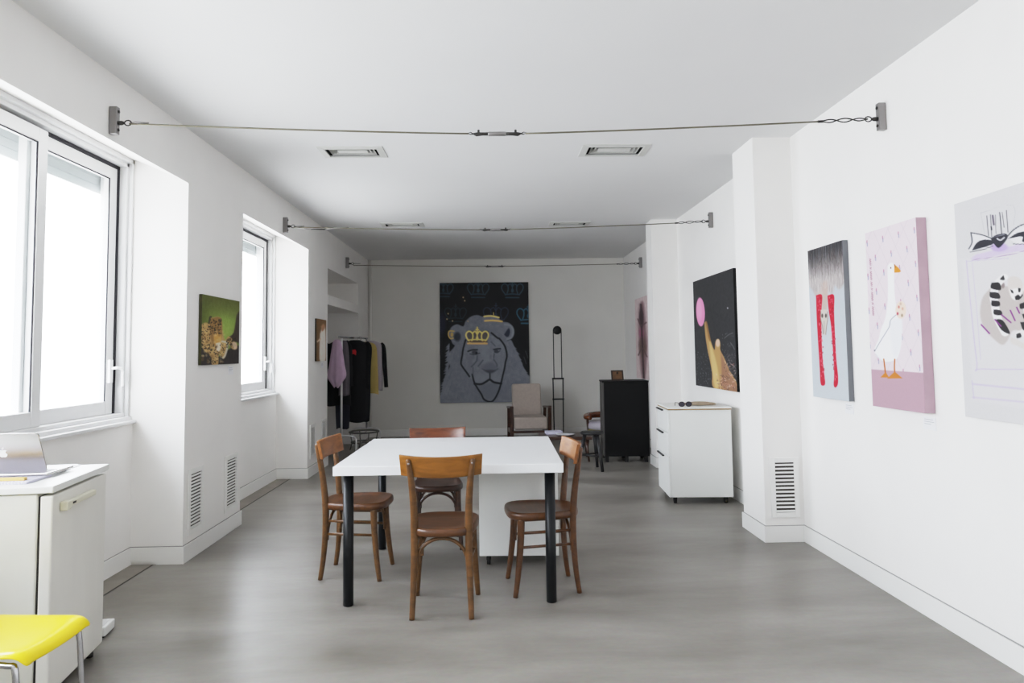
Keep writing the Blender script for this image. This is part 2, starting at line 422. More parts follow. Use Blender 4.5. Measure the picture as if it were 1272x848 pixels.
# ------------------------------------------------------------------ windows
def window(nm, y0, y1, sashes):
    X = -2.42
    root = bpy.data.objects.new(nm, None); COL.objects.link(root); root['kind'] = 'structure'; root.location = (X, (y0+y1)/2, SILL)
    off = Vector(root.location)
    def put(mb, name, m, par=root, **k):
        mb.v = [tuple(Vector(v)-off) for v in mb.v]; return mb.build(name, m, par, **k)
    z0, z1 = .925, 2.605
    f = MB()
    f.box(X-.12, X+.09, y0, y1, SILL-.002, z0+.012)               # stepped bottom track
    f.box(X-.12, X+.055, y0, y1, z0+.012, z0+.035)
    f.box(X-.12, X+.05, y0, y1, 2.55, z1)
    f.box(X-.12, X+.075, y0, y1, 2.575, z1)
    f.box(X-.12, X+.05, y1-.045, y1, z0, z1); f.box(X-.12, X+.05, y0, y0+.045, z0, z1)
    f.box(X-.12, X+.075, y1-.02, y1, z0, z1)
    put(f, 'window_frame', M['alu'], bevel=.004)
    put(MB().box(X-.15, XN+.028, y0+.002, y1-.002, SILL-.012, SILL+.008), 'window_sill', M['alu'], bevel=.004)
    g = MB()
    g.box(X-.05, X+.005, y1-.066, y1-.046, z0+.035, 2.548)
    g.box(X-.05, X+.005, y0+.046, y1-.046, 2.528, 2.549)
    put(g, 'gasket', M['gasket'])
    for (a, c, dx) in sashes:
        s = MB(); sx0, sx1 = X-.045+dx, X+.0+dx; sz0, sz1 = z0+.036, 2.528; wd = .075
        s.box(sx0, sx1, a, a+wd, sz0, sz1); s.box(sx0, sx1, c-wd, c, sz0, sz1)
        s.box(sx0, sx1, a+wd, c-wd, sz0, sz0+.08); s.box(sx0, sx1, a+wd, c-wd, sz1-.075, sz1)
        so = put(s, 'sash', M['alu'], bevel=.004)
        gm = sx1-.012
        g = MB(); e = .006
        g.box(gm+.001, gm+.007, a+wd, a+wd+e, sz0+.08, sz1-.075); g.box(gm+.001, gm+.007, c-wd-e, c-wd, sz0+.08, sz1-.075)
        g.box(gm+.001, gm+.007, a+wd, c-wd, sz1-.075-e, sz1-.075)
        put(g, 'glazing_bead', M['gasket'], so)
        put(MB().box(gm-.003, gm+.003, a+wd-.01, c-wd+.01, sz0+.07, sz1-.065), 'pane', M['glass'], so)
    # latch on the right stile
    yl = y1-.085
    h = MB(); h.box(X+.0, X+.018, yl-.05, yl-.012, 1.155, 1.30)
    h.tube([(X+.02,yl-.03,1.245),(X+.05,yl-.03,1.25),(X+.062,yl-.005,1.245),(X+.06,yl+.02,1.225),(X+.06,yl+.022,1.13)], .010, 8)
    put(h, 'latch', M['emblem'], bevel=.003)
    sh = MB()
    for k in range(6): sh.box(X-.150, X-.135, y0-.1, y1+.3, 2.38+k*.05, 2.428+k*.05)
    put(sh, 'roller_shutter', M['shutter'])
    return root
window('window_1', W1A+.001, W1B-.001, [(2.72,3.80,.047),(3.70,4.588,-.0),(1.7,2.8,-.03),(.66,1.75,.012)])
window('window_2', W2A+.001, W2B-.001, [(6.62,7.617,-.0),(5.73,6.68,.047)])
window('window_3', W0A+.001, W0B-.001, [(-2.55,-1.35,-.03),(-1.42,-.25,.012)])

# ------------------------------------------------------------------ ventilation
def wall_grille(label, X0, axis, y0, y1, z0, z1, side=1, n=None):
    """axis 'x': on a wall whose normal is +-x; 'y': on a face whose normal is -y"""
    cy, cz = (y0+y1)/2, (z0+z1)/2; hw, hh = (y1-y0)/2, (z1-z0)/2
    loc = (X0, cy, z0) if axis == 'x' else (cy, X0, z0)
    t = thing('wall_grille', label, 'vent grille', loc)
    def T(a, d, z):       # a across, d out of the wall, z up from bottom
        return (d*side, a, z) if axis == 'x' else (a, -d, z)
    def bx(mb, a0,a1,d0,d1,za,zb,mi=0):
        vs = [T(a,d,z) for z in (za,zb) for a,d in ((a0,d0),(a1,d0),(a1,d1),(a0,d1))]
        mb.add(vs, [(0,3,2,1),(4,5,6,7),(0,1,5,4),(1,2,6,5),(2,3,7,6),(3,0,4,7)], mi)
    f = MB(); fr = .034; HH = z1-z0
    bx(f,-hw,-hw+fr,.001,.012,0,HH); bx(f,hw-fr,hw,.001,.012,0,HH); bx(f,-hw+fr,hw-fr,.001,.012,0,fr); bx(f,-hw+fr,hw-fr,.001,.012,HH-fr,HH)
    f.build('frame', M['base'], t, bevel=.002)
    k = MB(); bx(k,-hw+fr,hw-fr,.0005,.0015,fr,HH-fr); k.build('backing', M['duct'], t)
    N = n or 16
    pit = (HH-2*fr)/N
    for i in range(N):
        s = MB(); zb = fr+i*pit
        vs = [T(-hw+fr,.002,zb+pit*.50),T(hw-fr,.002,zb+pit*.50),T(hw-fr,.010,zb+pit*.14),T(-hw+fr,.010,zb+pit*.14),
              T(-hw+fr,.002,zb+pit*.60),T(hw-fr,.002,zb+pit*.60),T(hw-fr,.010,zb+pit*.24),T(-hw+fr,.010,zb+pit*.24)]
        s.add(vs, [(0,3,2,1),(4,5,6,7),(0,1,5,4),(1,2,6,5),(2,3,7,6),(3,0,4,7)])
        s.build('slat', M['base'], t)
    return t
wall_grille('white louvred wall grille under the leopard painting, nearest on the left wall', XL, 'x', 4.712, 4.952, .158, .578)
wall_grille('white louvred wall grille close to the second window bay, second along the left wall', XL, 'x', 5.345, 5.60, .155, .572)
wall_grille('white louvred wall grille beyond the second window, under the small brown painting', XL, 'x', 7.775, 8.02, .19, .55)
wall_grille('farthest white louvred grille on the left wall, next to the clothes alcove', XL, 'x', 8.28, 8.53, .19, .56)
wall_grille('white louvred wall grille at the foot of the right pillar facing the room', 4.88, 'y', 1.888, 2.088, .165, .57, n=13)
def ceiling_vent(label, x0, x1, y0, y1):
    cx, cy = (x0+x1)/2, (y0+y1)/2; a, c = (x1-x0)/2, (y1-y0)/2
    t = thing('ceiling_vent', label, 'ceiling vent', (cx,cy,ZC), 0, 'air vents in the ceiling')
    def ring(mb, ra, rc, ia, ic, zo, zi, th=.006):
        o_ = [(-ra,-rc),(ra,-rc),(ra,rc),(-ra,rc)]; i_ = [(-ia,-ic),(ia,-ic),(ia,ic),(-ia,ic)]
        vs = [(x,y,zo) for x,y in o_]+[(x,y,zi) for x,y in i_]+[(x,y,zo+th) for x,y in o_]+[(x,y,zi+th) for x,y in i_]
        fs = []
        for k in range(4):
            l = (k+1)%4; fs += [(k,l,4+l,4+k),(8+k,12+k,12+l,8+l),(k,8+k,8+l,l),(4+k,4+l,12+l,12+k)]
        mb.add(vs, fs)
    m = MB(); ring(m, a, c, a-.05, c-.045, -.006, -.012, .010); m.build('frame', M['ventgrey'], t, bevel=.002)
    m = MB(); ring(m, a-.041, c-.036, a-.046, c-.041, .004, .004, .13); m.build('duct_liner', M['dark'], t)
    MB().box(-a+.042, a-.042, -c+.037, c-.037, .128, .134).build('backing', M['dark'], t)
    m = MB(); ring(m, a-.072, c-.066, a-.100, c-.090, -.002, .024, .003); m.build('louvre', M['louvregrey'], t)
    m = MB(); ring(m, a-.100, c-.092, a-.128, c-.112, -.002, .024, .003); m.build('louvre', M['louvregrey'], t)
    MB().box(-a+.13, a-.13, -c+.114, c-.114, -.001, .004).build('centre_plate', M['ventgrey'], t)
    for sx in (-1,1): MB().box(sx*(a-.2)-.004, sx*(a-.2)+.004, -c+.044, c-.044, .03, .036).build('carrier_bar', M['steel'], t)
ceiling_vent('white rectangular ceiling vent, near row, left of the first cable turnbuckle', *VENTS[0])
ceiling_vent('white rectangular ceiling vent, near row, right side towards the white pillar', *VENTS[1])
ceiling_vent('white rectangular ceiling vent, far row, left side above the second cable', *VENTS[2])
ceiling_vent('white rectangular ceiling vent, far row, right side near the far pillar', *VENTS[3])

# ------------------------------------------------------------------ tension cables
def tension_cable(label, yl, yr, sag, zl=2.54, zr=2.545, extra=False):
    t = thing('tension_cable', label, 'steel cable', ((XL+XR)/2, (yl+yr)/2, 2.54), 0, 'steel tie cables spanning the room')
    off = Vector(t.location)
    def put(mb, nm, m, par=t, **k):
        mb.v = [tuple(Vector(v)-off) for v in mb.v]; return mb.build(nm, m, par, **k)
    for X, y, s in ((XL,yl,1),(XR,yr,-1)):
        b = MB(); xa, xb = sorted((X+s*.001, X+s*.042))
        b.box(xa, xb, y-.017, y+.017, 2.478, 2.626)
        bo = put(b, 'wall_bracket', M['steel'], bevel=.004)
        for zz in (2.503, 2.60):
            e = MB(); e.lathe([(.008,0),(.008,.005)], 10, Matrix.Translation((X+s*.042, y, zz)) @ Matrix.Rotation(s*PI/2,4,'Y')); put(e, 'screw', M['steeldark'], bo)
        e = MB()
        e.tube([(X+s*.042,y,2.54),(X+s*.06,y,2.54),(X+s*.075,y,2.54)], [.012,.012,.006], 8)
        e.tube([(X+s*(.074+.018*(1-math.cos(a))), y, 2.54+.014*math.sin(a)) for a in np.linspace(0,2*PI,12)], .0035, 6)
        put(e, 'eye_bolt', M['steeldark'], bo)
    mid = (XL+XR)/2 - .03
    def P(x):
        f = (x-XL)/(XR-XL); z = zl+(zr-zl)*f
        return Vector((x, yl+(yr-yl)*f, z - sag*(1-abs(2*f-1)**1.35)))
    xr_end = XR-.36
    put(MB().tube([P(x) for x in np.linspace(XL+.10, mid-.15, 14)], .0046, 7), 'cable', M['cable'])
    put(MB().tube([P(x) for x in np.linspace(mid+.15, xr_end, 14)], .0046, 7), 'cable', M['cable'])
    c = P(mid)
    tb = MB(); tb.tube([c+Vector((-.048,0,0)), c+Vector((-.042,0,0)), c+Vector((.042,0,0)), c+Vector((.048,0,0))], [.010,.012,.012,.010], 10)
    to = put(tb, 'turnbuckle', M['steel'])
    for s in (-1,1):
        j = MB(); j.tube([c+Vector((s*.045,0,0)), c+Vector((s*.075,0,0)), c+Vector((s*.11,0,-.002)), c+Vector((s*.128,0,.002))], [.009,.009,.011,.004], 8)
        j.tube([c+Vector((s*.098,-.004,.006)), c+Vector((s*.098,-.004,.020))], .006, 8)
        j.tube([c+Vector((s*.125,0,.0)), c+Vector((s*.14,0,.009)), c+Vector((s*.158,0,.006)), c+Vector((s*.14,0,-.002)), c+Vector((s*.125,0,.0))], .0028, 6)
        put(j, 'jaw', M['steeldark'], to)
    # twisted end links on the right
    p0, p1 = P(xr_end), Vector((XR-.095, yr, 2.54)); d = p1-p0
    k = MB()
    for ph in (0, PI):
        k.tube([p0+d*q+Vector((0, .009*math.cos(ph+q*3*PI), .010*math.sin(ph+q*3*PI)))*min(1,4*q*(1-q)+.15) for q in np.linspace(.1,1,22)], .0035, 6)
    k.tube([p0+d*-.02, p0+d*.09], .0075, 8)
    put(k, 'twisted_link', M['steeldark'])
    # loop on the left eye
    q0 = Vector((XL+.10, yl, 2.54)); k = MB()
    for s in (-1,1): k.tube([q0+Vector((0,0,0)), q0+Vector((.03,0,s*.005)), q0+Vector((.10,0,s*.001))], .0025, 6)
    put(k, 'wire_loop', M['steel'])
    if extra:
        k = MB(); k.tube([(XL+.10,yl,2.535),(XL+.2,yl-.02,2.512),(XL+.27,yl-.02,2.505)], .003, 6); k.tube([(XL+.40,yl-.02,2.505),(XL+.5,yl-.02,2.517),(XL+.62,yl,2.525)], .003, 6)
        k2 = put(k, 'slack_wire', M['steel'])
        put(MB().tube([(XL+.27,yl-.02,2.505),(XL+.40,yl-.02,2.505)], .006, 8), 'sleeve', M['steeldark'], k2)
tension_cable('steel tie cable with turnbuckle nearest the viewer, spanning wall to wall', 3.695, 3.68, .072)
tension_cable('second steel tie cable, crossing below the far row of ceiling vents', 6.762, 6.672, .055, 2.535, 2.54, True)
tension_cable('farthest steel tie cable, just in front of the back wall', 9.634, 9.918, .03, 2.52, 2.54)

# ------------------------------------------------------------------ dining table and pedestal
t = thing('dining_table', 'large square white table on four round black legs in mid room', 'table', (-.236,4.366,0), math.radians(-.6))
MB().box(-.604,.604,-.602,.602,.682,.730).build('tabletop', M['tabletop'], t, bevel=.003)
for sx in (-1,1):
    for sy in (-1,1):
        l = MB(); l.lathe([(.024,0),(.0275,.004),(.0275,.682)], 20, Matrix.Translation((sx*.535,sy*.535,0)))
        l.build('leg', M['blackleg'], t)
t = thing('pedestal_cabinet', 'plain white cabinet on castors standing under the white table', 'cabinet', (.155,4.64,0), math.radians(-3))
MB().box(-.245,.245,-.185,.185,.062,.655).build('carcass', M['white'], t, bevel=.003)
for sx in (-1,1):
    for sy in (-1,1):
        c = MB(); c.lathe([(.024,-.011),(.026,-.006),(.026,.006),(.024,.011)], 14, Matrix.Translation((sx*.19,sy*.14,.026)) @ Matrix.Rotation(PI/2,4,'Y')); c.box(sx*.19-.014,sx*.19+.014,sy*.14-.012,sy*.14+.012,.03,.0615)
        c.build('castor', M['dark'], t)

# ------------------------------------------------------------------ bentwood chairs
def make_chair(mb_, ml_, ms_, label):
    t = thing('dining_chair', label, 'chair', (0,0,0), 0, 'bentwood chairs around the white table')
    # seat: rounded trapezoid with a dished top and thick rolled rim
    s = MB(); R = []; n = 48
    def outline(k, sc):
        a = 2*PI*k/n; ca, sa = math.cos(a), math.sin(a); e = .62
        x = math.copysign(abs(ca)**e, ca); y = math.copysign(abs(sa)**e, sa)
        wx = .176 + .016*y
        return x*wx*sc, -.002 + y*.203*sc
    prof = [(.90,.402),(.97,.403),(1.0,.411),(1.006,.424),(.995,.438),(.965,.444),(.92,.443),(.86,.437),(.5,.433),(.02,.432)]
    vs = []; fs = []
    for sc, z in prof:
        for k in range(n):
            x, y = outline(k, sc); vs.append((x,y,z))
    for i in range(len(prof)-1):
        for k in range(n): fs.append((i*n+k, i*n+(k+1)%n, (i+1)*n+(k+1)%n, (i+1)*n+k))
    fs.append(tuple(range(n))[::-1]); fs.append(tuple((len(prof)-1)*n+k for k in range(n)))
    s.add(vs, fs, 0, True); s.build('seat', ms_, t)
    for sx in (-1,1):     # rear leg running up into the back post
        p = smooth_path([(sx*.148,-.185,0,.0135),(sx*.143,-.168,.12,.0155),(sx*.138,-.158,.27,.018),(sx*.136,-.158,.42,.0195),(sx*.139,-.170,.56,.0185),(sx*.149,-.188,.69,.0165),(sx*.160,-.202,.778,.0135),(sx*.161,-.2035,.786,.008)], 5)
        MB().tube([q[:3] for q in p], [q[3] for q in p], 12).build('leg', ml_, t)
        p = smooth_path([(sx*.166,.172,0,.0135),(sx*.157,.153,.13,.0165),(sx*.147,.138,.28,.019),(sx*.143,.132,.416,.021)], 5)
        MB().tube([q[:3] for q in p], [q[3] for q in p], 12).build('leg', ml_, t)
        MB().tube([(sx*.136,-.158,.337),(sx*.145,.135,.332)], .0078, 8).build('stretcher', ml_, t)
        MB().tube([(sx*.138,-.158,.262),(sx*.149,.141,.257)], .0078, 8).build('stretcher', ml_, t)
    for y0, hw, yt in ((-.150,.128,-.125),(.130,.133,.118)):   # bent arches below the seat, back and front
        pts = [(-hw*math.cos(a), y0+(yt-y0)*math.sin(a)*.5, .245+.138*math.sin(a)**.8) for a in np.linspace(0.0,PI,15)]
        pts = [(-hw,y0,.225)] + pts + [(hw,y0,.225)]
        MB().tube([tuple(q) for q in smooth_path(pts,2)], .0095, 8).build('bent_brace', ml_, t)
    # curved back panel: ends forward, middle to the rear
    P = []; Q = []
    for i in range(17):
        f = i/16*2-1; row = []; row2 = []
        for j in range(7):
            v = j/6
            z = .704 + .106*v - .010*(1-f*f)
            hwid = .203 + .007*v
            yb = -.158 - .022*v - .042*(1-f*f)
            th = .009
            row.append((f*hwid, yb-th, z)); row2.append((f*hwid, yb+th, z))
        P.append(row); Q.append(row2)
    m = MB(); m.surf(P); m.surf(Q)
    a, b = 17, 7; o2 = a*b
    for i in range(a-1): m.f += [[i*b,(i+1)*b,o2+(i+1)*b,o2+i*b],[i*b+b-1,(i+1)*b+b-1,o2+(i+1)*b+b-1,o2+i*b+b-1]]; m.mi += [0,0]; m.sm += [False,False]
    for j in range(b-1): m.f += [[j,j+1,o2+j+1,o2+j],[(a-1)*b+j,(a-1)*b+j+1,o2+(a-1)*b+j+1,o2+(a-1)*b+j]]; m.mi += [0,0]; m.sm += [False,False]
    bo = m.build('backrest', mb_, t, bevel=.003)
    for sx in (-1,1):
        MB().lathe([(.006,0),(.005,.003),(.002,.0045)], 10, Matrix.Translation((sx*.1585,-.212,.768)) @ Matrix.Rotation(PI/2,4,'X')).build('bolt', M['steel'], bo)
    return t
ch = make_chair(M['chairback'], M['chairleg'], M['chairseat'], 'bentwood chair seen from behind at the near side of the white table')
ch.location = (-.267,3.795,0); ch.rotation_euler.z = math.radians(-1)
def recolor(t, mp):
    for c in t.children:
        for o in [c]+list(c.children):
            if o.data.materials[0] in mp:
                o.data = o.data.copy(); o.data.materials[0] = mp[o.data.materials[0]]
c2 = dup(ch, (-.832,4.405,0), math.radians(-95), 'bentwood chair tucked into the left side of the white table')
recolor(c2, {M['chairback']: M['orangeback']})
c3 = dup(ch, (.258,4.082,0), math.radians(96), 'bentwood chair tucked into the right side of the white table')
recolor(c3, {M['chairback']: M['orangeback'], M['chairleg']: M['chairseat']})
c4 = dup(ch, (-.397,5.0,0), math.radians(184), 'red brown bentwood chair on the far side of the white table', .965)
recolor(c4, {M['chairback']: M['redback'], M['chairleg']: M['redwood'], M['chairseat']: M['redwood']})

# ------------------------------------------------------------------ mobile drawer unit by the right wall
t = thing('drawer_unit', 'white three drawer unit on castors by the right wall', 'drawers', (1.778,6.352,0), math.radians(-3.5))
a, c = .27, .268
MB().box(-a+.018,a,-c,c,.06,.80).build('carcass', M['white'], t, bevel=.003)
MB().box(-a,a+.004,-c-.004,c+.004,.809,.823).build('worktop', M['white'], t, bevel=.002)
MB().box(-a+.004,a+.002,-c-.006,c,.80,.809).build('edge_band', M['edgewood'], t)
for z0, z1 in ((.06,.398),(.404,.60),(.606,.798)):
    d = MB().box(-a,-a+.017,-c+.001,c-.001,z0,z1).build('drawer', M['white'], t, bevel=.002)
    MB().box(-a-.020,-a-.001,c-.33,c-.04,z1-.020,z1-.008).build('pull_handle', M['steeldark'], d, bevel=.004)
for sx in (-1,1):
    for sy in (-1,1):
        k = MB(); k.lathe([(.022,-.012),(.024,-.006),(.024,.006),(.022,.012)], 14, Matrix.Translation((sx*.215,sy*.215,.024)) @ Matrix.Rotation(PI/2,4,'Y')); k.box(sx*.215-.015,sx*.215+.015,sy*.215-.012,sy*.215+.012,.03,.0595)
        k.build('castor', M['dark'], t)
# sunglasses on it
t = thing('sunglasses', 'dark sunglasses lying on top of the white drawer unit', 'sunglasses', (1.655,6.13,.823), math.radians(4)); t.scale = (.86,)*3
for sx in (-1,1):
    m = MB(); pl = [(sx*.036+.031*math.cos(q), .001, .027+.024*math.sin(q)*(1.0 if math.sin(q) > 0 else .95)) for q in np.linspace(0,2*PI,24,endpoint=False)]
    m.tube(pl, .0035, 6, closed=True); m.build('rim', M['tortoise'], t)
    m = MB(); n = 24; m.add([(p[0],-.001,p[2]) for p in pl]+[(p[0],.002,p[2]) for p in pl], [tuple(range(n)),tuple(range(n,2*n))[::-1]]); m.build('lens', M['lens'], t)
    MB().tube([(sx*.068,.003,.040),(sx*.070,.06,.040),(sx*.066,.115,.038),(sx*.062,.135,.012),(sx*.060,.14,.004)], .003, 6).build('temple_arm', M['tortoise'], t)
MB().tube([(-.008,0,.034),(0,-.002,.037),(.008,0,.034)], .003, 6).build('bridge', M['tortoise'], t)
m = MB(); m.lathe([(.12,0),(.145,.004),(.15,.010),(.12,.020),(.06,.028),(.02,.030)], 28, Matrix.Diagonal((1.0,.62,1,1)))
tag(m.build('straw_mat', M['beige'], loc=(1.835,6.33,.8235)), 'flat beige woven mat lying on the white drawer unit behind the sunglasses', 'mat')

# ------------------------------------------------------------------ black cabinet by the far pillar
t = thing('black_cabinet', 'matt black chest high cabinet beside the far pillar', 'cabinet', (1.605,8.62,0), math.radians(-4))
MB().box(-.30,.24,-.205,.21,.07,.938).build('carcass', M['blackside'], t, bevel=.002)
MB().box(-.285,.24,-.221,-.207,.07,.938).build('front_panel', M['black'], t, bevel=.002)
MB().box(-.305,.245,-.225,.215,.938,.955).build('top_panel', M['black'], t, bevel=.002)
for sx in (-.26,-.03,.20):
    for sy in (-.18,.17): MB().box(sx-.02,sx+.02,sy-.02,sy+.02,0,.07).build('foot', M['dark'], t)
t = thing('picture_frame', 'small dark photo frame standing on the black cabinet', 'picture frame', (1.50,8.56,.955), math.radians(8))
tilt = Matrix.Rotation(math.radians(-12),4,'X')
f = MB(); W_, H_ = .075, .125
f.box(-W_,W_,0,.012,0,.016,tilt); f.box(-W_,W_,0,.012,H_-.016,H_,tilt); f.box(-W_,-W_+.016,0,.012,.016,H_-.016,tilt); f.box(W_-.016,W_,0,.012,.016,H_-.016,tilt)
f.build('frame', M['frame'], t)
ar = Art(24,30,[(0,0),(10,0),(10,14),(0,14)],(92,66,40)); ar.ell(4,7,1.6,5,(150,105,60),.4); ar.ell(7,8,1.5,4.5,(124,84,50),.4); ar.ell(5,2.5,5,2.2,(60,66,34),.6); ar.noise(8)
ph = MB().box(-W_+.012,W_-.012,.005,.009,.012,H_-.012,tilt).build('photo', mat('photo_print', rgb(112,78,48), .4, noise=.35, nscale=22), t)
MB().box(-.012,.012,.012,.016,0,.10,Matrix.Translation((0,.028,0)) @ Matrix.Rotation(math.radians(14),4,'X')).build('stand', M['frame'], t)

# ------------------------------------------------------------------ fridge under the first window with laptop and papers
t = thing('mini_fridge', 'waist high off-white fridge cabinet under the near window', 'fridge', (-1.982,3.015,0), math.radians(8.5))
# local: x to the room (door side +x), y along the wall
MB().box(-.235,.205,-.262,.262,.035,.80).build('body', M['cream'], t, bevel=.006)
MB().box(-.235,.206,-.258,.258,.01,.035).build('plinth', M['dark'], t)
MB().box(-.24,.262,-.272,.285,.803,.83).build('worktop', M['white'], t, bevel=.004)
MB().box(.205,.214,-.255,.255,.05,.79).build('door_seal', M['steeldark'], t)
d = MB().box(.214,.258,-.264,.264,.045,.792).build('door', M['creamdoor'], t, bevel=.006)
h = MB(); h.box(.2585,.282,-.20,.09,.728,.752); h.box(.2585,.288,-.205,-.165,.722,.758)
ho = h.build('handle', M['handle'], d, bevel=.005)
MB().box(.2825,.2832,-.145,-.115,.737,.745).build('badge', M['steeldark'], ho)
for sx in (-.2,.22):
    for sy in (-.22,.22): MB().lathe([(.016,0),(.018,.012),(.012,.035)], 12, Matrix.Translation((sx,sy,0))).build('foot', M['steeldark'], t)
rf = math.radians(8.5)
FZ = .8305
m = MB(); m.box(-.15,.15,-.105,.105,0,.010)
nb = thing('spiral_notebook', 'lilac grey spiral notebook under the laptop on the fridge', 'notebook', (-1.952,2.915,FZ), math.radians(4))
MB().box(-.15,.13,-.09,.09,0,.009).build('cover', M['lilacpaper'], nb, bevel=.001)
sp = MB()
for i in range(22): sp.tube([(-.14+i*.0122, -.092+.006*math.cos(q), .006+.006*math.sin(q)) for q in np.linspace(0,2*PI,9)], .0012, 5)
sp.build('spiral_binding', M['paper'], nb)
pp = thing('papers', 'loose white sheets on the fridge top right of the laptop', 'paper', (-1.925,3.135,FZ), math.radians(9))
MB().box(-.06,.075,-.13,.16,0,.003).build('sheet', M['paper'], pp); MB().box(-.055,.07,-.12,.165,.0032,.005,Matrix.Rotation(.06,4,'Z')).build('sheet', M['paper'], pp)
tag(MB().box(-.125,.085,-.010,.012,0,.012).build('wooden_ruler', M['tan'], loc=(-1.925,2.862,FZ+.0096), rotz=math.radians(4), bevel=.002), 'tan wooden strip lying on the lilac notebook in front of the laptop', 'ruler')
# laptop: open, its lid back turned to the viewer
lp = thing('laptop', 'open silver laptop with its lid back turned to us on the fridge', 'laptop', (-1.967,2.957,FZ+.0098), math.radians(4))
MB().box(-.15,.15,0,.205,0,.010).build('base', M['laptop'], lp, bevel=.003)
MB().box(-.135,.135,.03,.11,.0102,.0108).build('keyboard', M['lapdark'], lp)
LT = Matrix.Translation((0,.0,.011)) @ Matrix.Rotation(math.radians(25),4,'X')
def rr(w_, h_, r_):
    o_ = []
    for cx, cz, a0 in ((w_-r_,r_,-PI/2),(w_-r_,h_-r_,0),(-w_+r_,h_-r_,PI/2),(-w_+r_,r_,PI)):
        for q in np.linspace(a0,a0+PI/2,5): o_.append((cx+r_*math.cos(q), cz+r_*math.sin(q)))
    return o_
RX = Matrix.Rotation(PI/2,4,'X')
ld = MB().prism(rr(.15,.186,.012), -.006, 0, LT @ RX).build('lid', M['laptop'], lp, bevel=.0015)
MB().prism([(x*.94,.012+z*.9) for x,z in rr(.15,.182,.003)], -.0068, -.0062, LT @ RX).build('screen', M['lapdark'], ld)
ap = [(-.5,.30),(-.46,.05),(-.33,-.30),(-.18,-.44),(-.05,-.40),(.05,-.40),(.18,-.44),(.33,-.30),(.44,-.05),(.33,.06),(.30,.22),(.36,.35),(.44,.40),(.30,.50),(.15,.50),(.02,.45),(-.12,.50),(-.32,.48)]
ap = [(.043*x*.9, .095+.040*z*.9) for x,z in ap]
em = MB().prism(ap, .0004, .0010, LT @ RX)
em.prism([(.043*x*.9,.095+.040*z*.9) for x,z in ((.0,.55),(.05,.72),(.20,.84),(.18,.68),(.10,.58))], .0004, .0010, LT @ RX)
em.build('emblem', M['emblem'], ld)
t = thing('floor_box', 'small white plastic box on the floor behind the fridge corner', 'box', (-1.905,3.52,0), math.radians(8))
m = MB(); m.box(-.07,.06,-.06,.06,.008,.052); m.build('body', M['white'], t, bevel=.006)
m = MB(); m.box(-.05,.045,-.045,.045,.0522,.056); m.build('lid', M['alu'], t, bevel=.002)
MB().box(-.06,.05,-.05,.05,0,.008).build('rubber_base', M['dark'], t)

# ------------------------------------------------------------------ yellow chair, front edge to the right
t = thing('yellow_chair', 'bright yellow moulded chair with chrome legs beside the fridge', 'chair', (-1.585,2.335,0), math.radians(-1))
# local: faces +x ; seat y -.2.. .2
P = []
for i in range(26):
    f = i/25
    row = []
    x = -.21 + .43*f
    for j in range(15):
        g = j/14*2-1
        hw = .176 - .010*(f-.5)*2
        rnd = max(0,(f-.94)/.06); hw2 = hw*(1-.03*rnd**2)
        z = .448 + .010*g*g*(1-f*.4) - .010*math.sin(PI*f)*(1-g*g)
        z -= .030*max(0,(f-.90)/.10)**2 if f > .90 else 0
        z += .05*max(0,(.2-f)/.2)**2
        row.append((x-.004*g*g, g*hw2, z - .010*max(0,abs(g)-.92)/.08))
    P.append(row)
m = MB(); m.surf(P); m.build('seat', M['yellow'], t, solid=.011, sub=1)
P = []
for i in range(14):
    v = i/13; row = []
    for j in range(13):
        g = j/12*2-1; hw = .19 - .03*v**3
        row.append((-.235-.10*v+.03*g*g-.012*math.sin(PI*v), g*hw*(1-.25*max(0,v-.85)/.15), .50+.33*v-.03*g*g*max(0,v-.8)/.2))
    P.append(row)
m = MB(); m.surf(P); m.build('backrest', M['yellow'], t, solid=.011, sub=1)
for sy in (-1,1):
    MB().tube([tuple(q) for q in smooth_path([(-.225,sy*.155,.52),(-.205,sy*.155,.44),(-.12,sy*.155,.420),(.05,sy*.150,.420),(.150,sy*.152,.419),(.178,sy*.154,.395),(.190,sy*.160,.20),(.202,sy*.166,.006)],5)], .009, 10).build('leg', M['chrome'], t)
    MB().tube([tuple(q) for q in smooth_path([(-.05,sy*.155,.417),(-.16,sy*.158,.40),(-.19,sy*.165,.34),(-.235,sy*.182,.006)],5)], .009, 10).build('leg', M['chrome'], t)
MB().tube([(-.10,-.155,.418),(-.10,.155,.418)], .009, 8).build('cross_tube', M['chrome'], t)

# ------------------------------------------------------------------ armchair, lamp, low table, stool, round-back chair
t = thing('armchair', 'greige upholstered armchair with dark wooden arms below the lion painting', 'armchair', (.495,10.30,0), math.radians(3))
rec = Matrix.Translation((0,.18,.40)) @ Matrix.Rotation(math.radians(-14),4,'X')
MB().box(-.215,.215,-.05,.06,-.06,.45,rec).build('back_cushion', M['fabric'], t, bevel=.03, seg=4)
MB().box(-.235,.235,-.37,.20,.23,.40).build('seat_cushion', M['fabric'], t, bevel=.03, seg=4)
for sx in (-1,1):
    MB().bar((sx*.268,-.36,.545),(sx*.268,.30,.50),.05,.028).build('armrest', M['darkwood'], t, bevel=.008)
    MB().bar((sx*.262,-.33,.0),(sx*.268,-.34,.535),.042,.042).build('leg', M['darkwood'], t, bevel=.006)
    MB().bar((sx*.262,.34,.0),(sx*.268,.22,.49),.042,.042).build('leg', M['darkwood'], t, bevel=.006)
    MB().bar((sx*.262,-.33,.21),(sx*.262,.30,.17),.03,.06).build('side_rail', M['darkwood'], t, bevel=.004)
MB().bar((-.262,-.34,.20),(.262,-.34,.20),.06,.03).build('front_rail', M['darkwood'], t, bevel=.004)

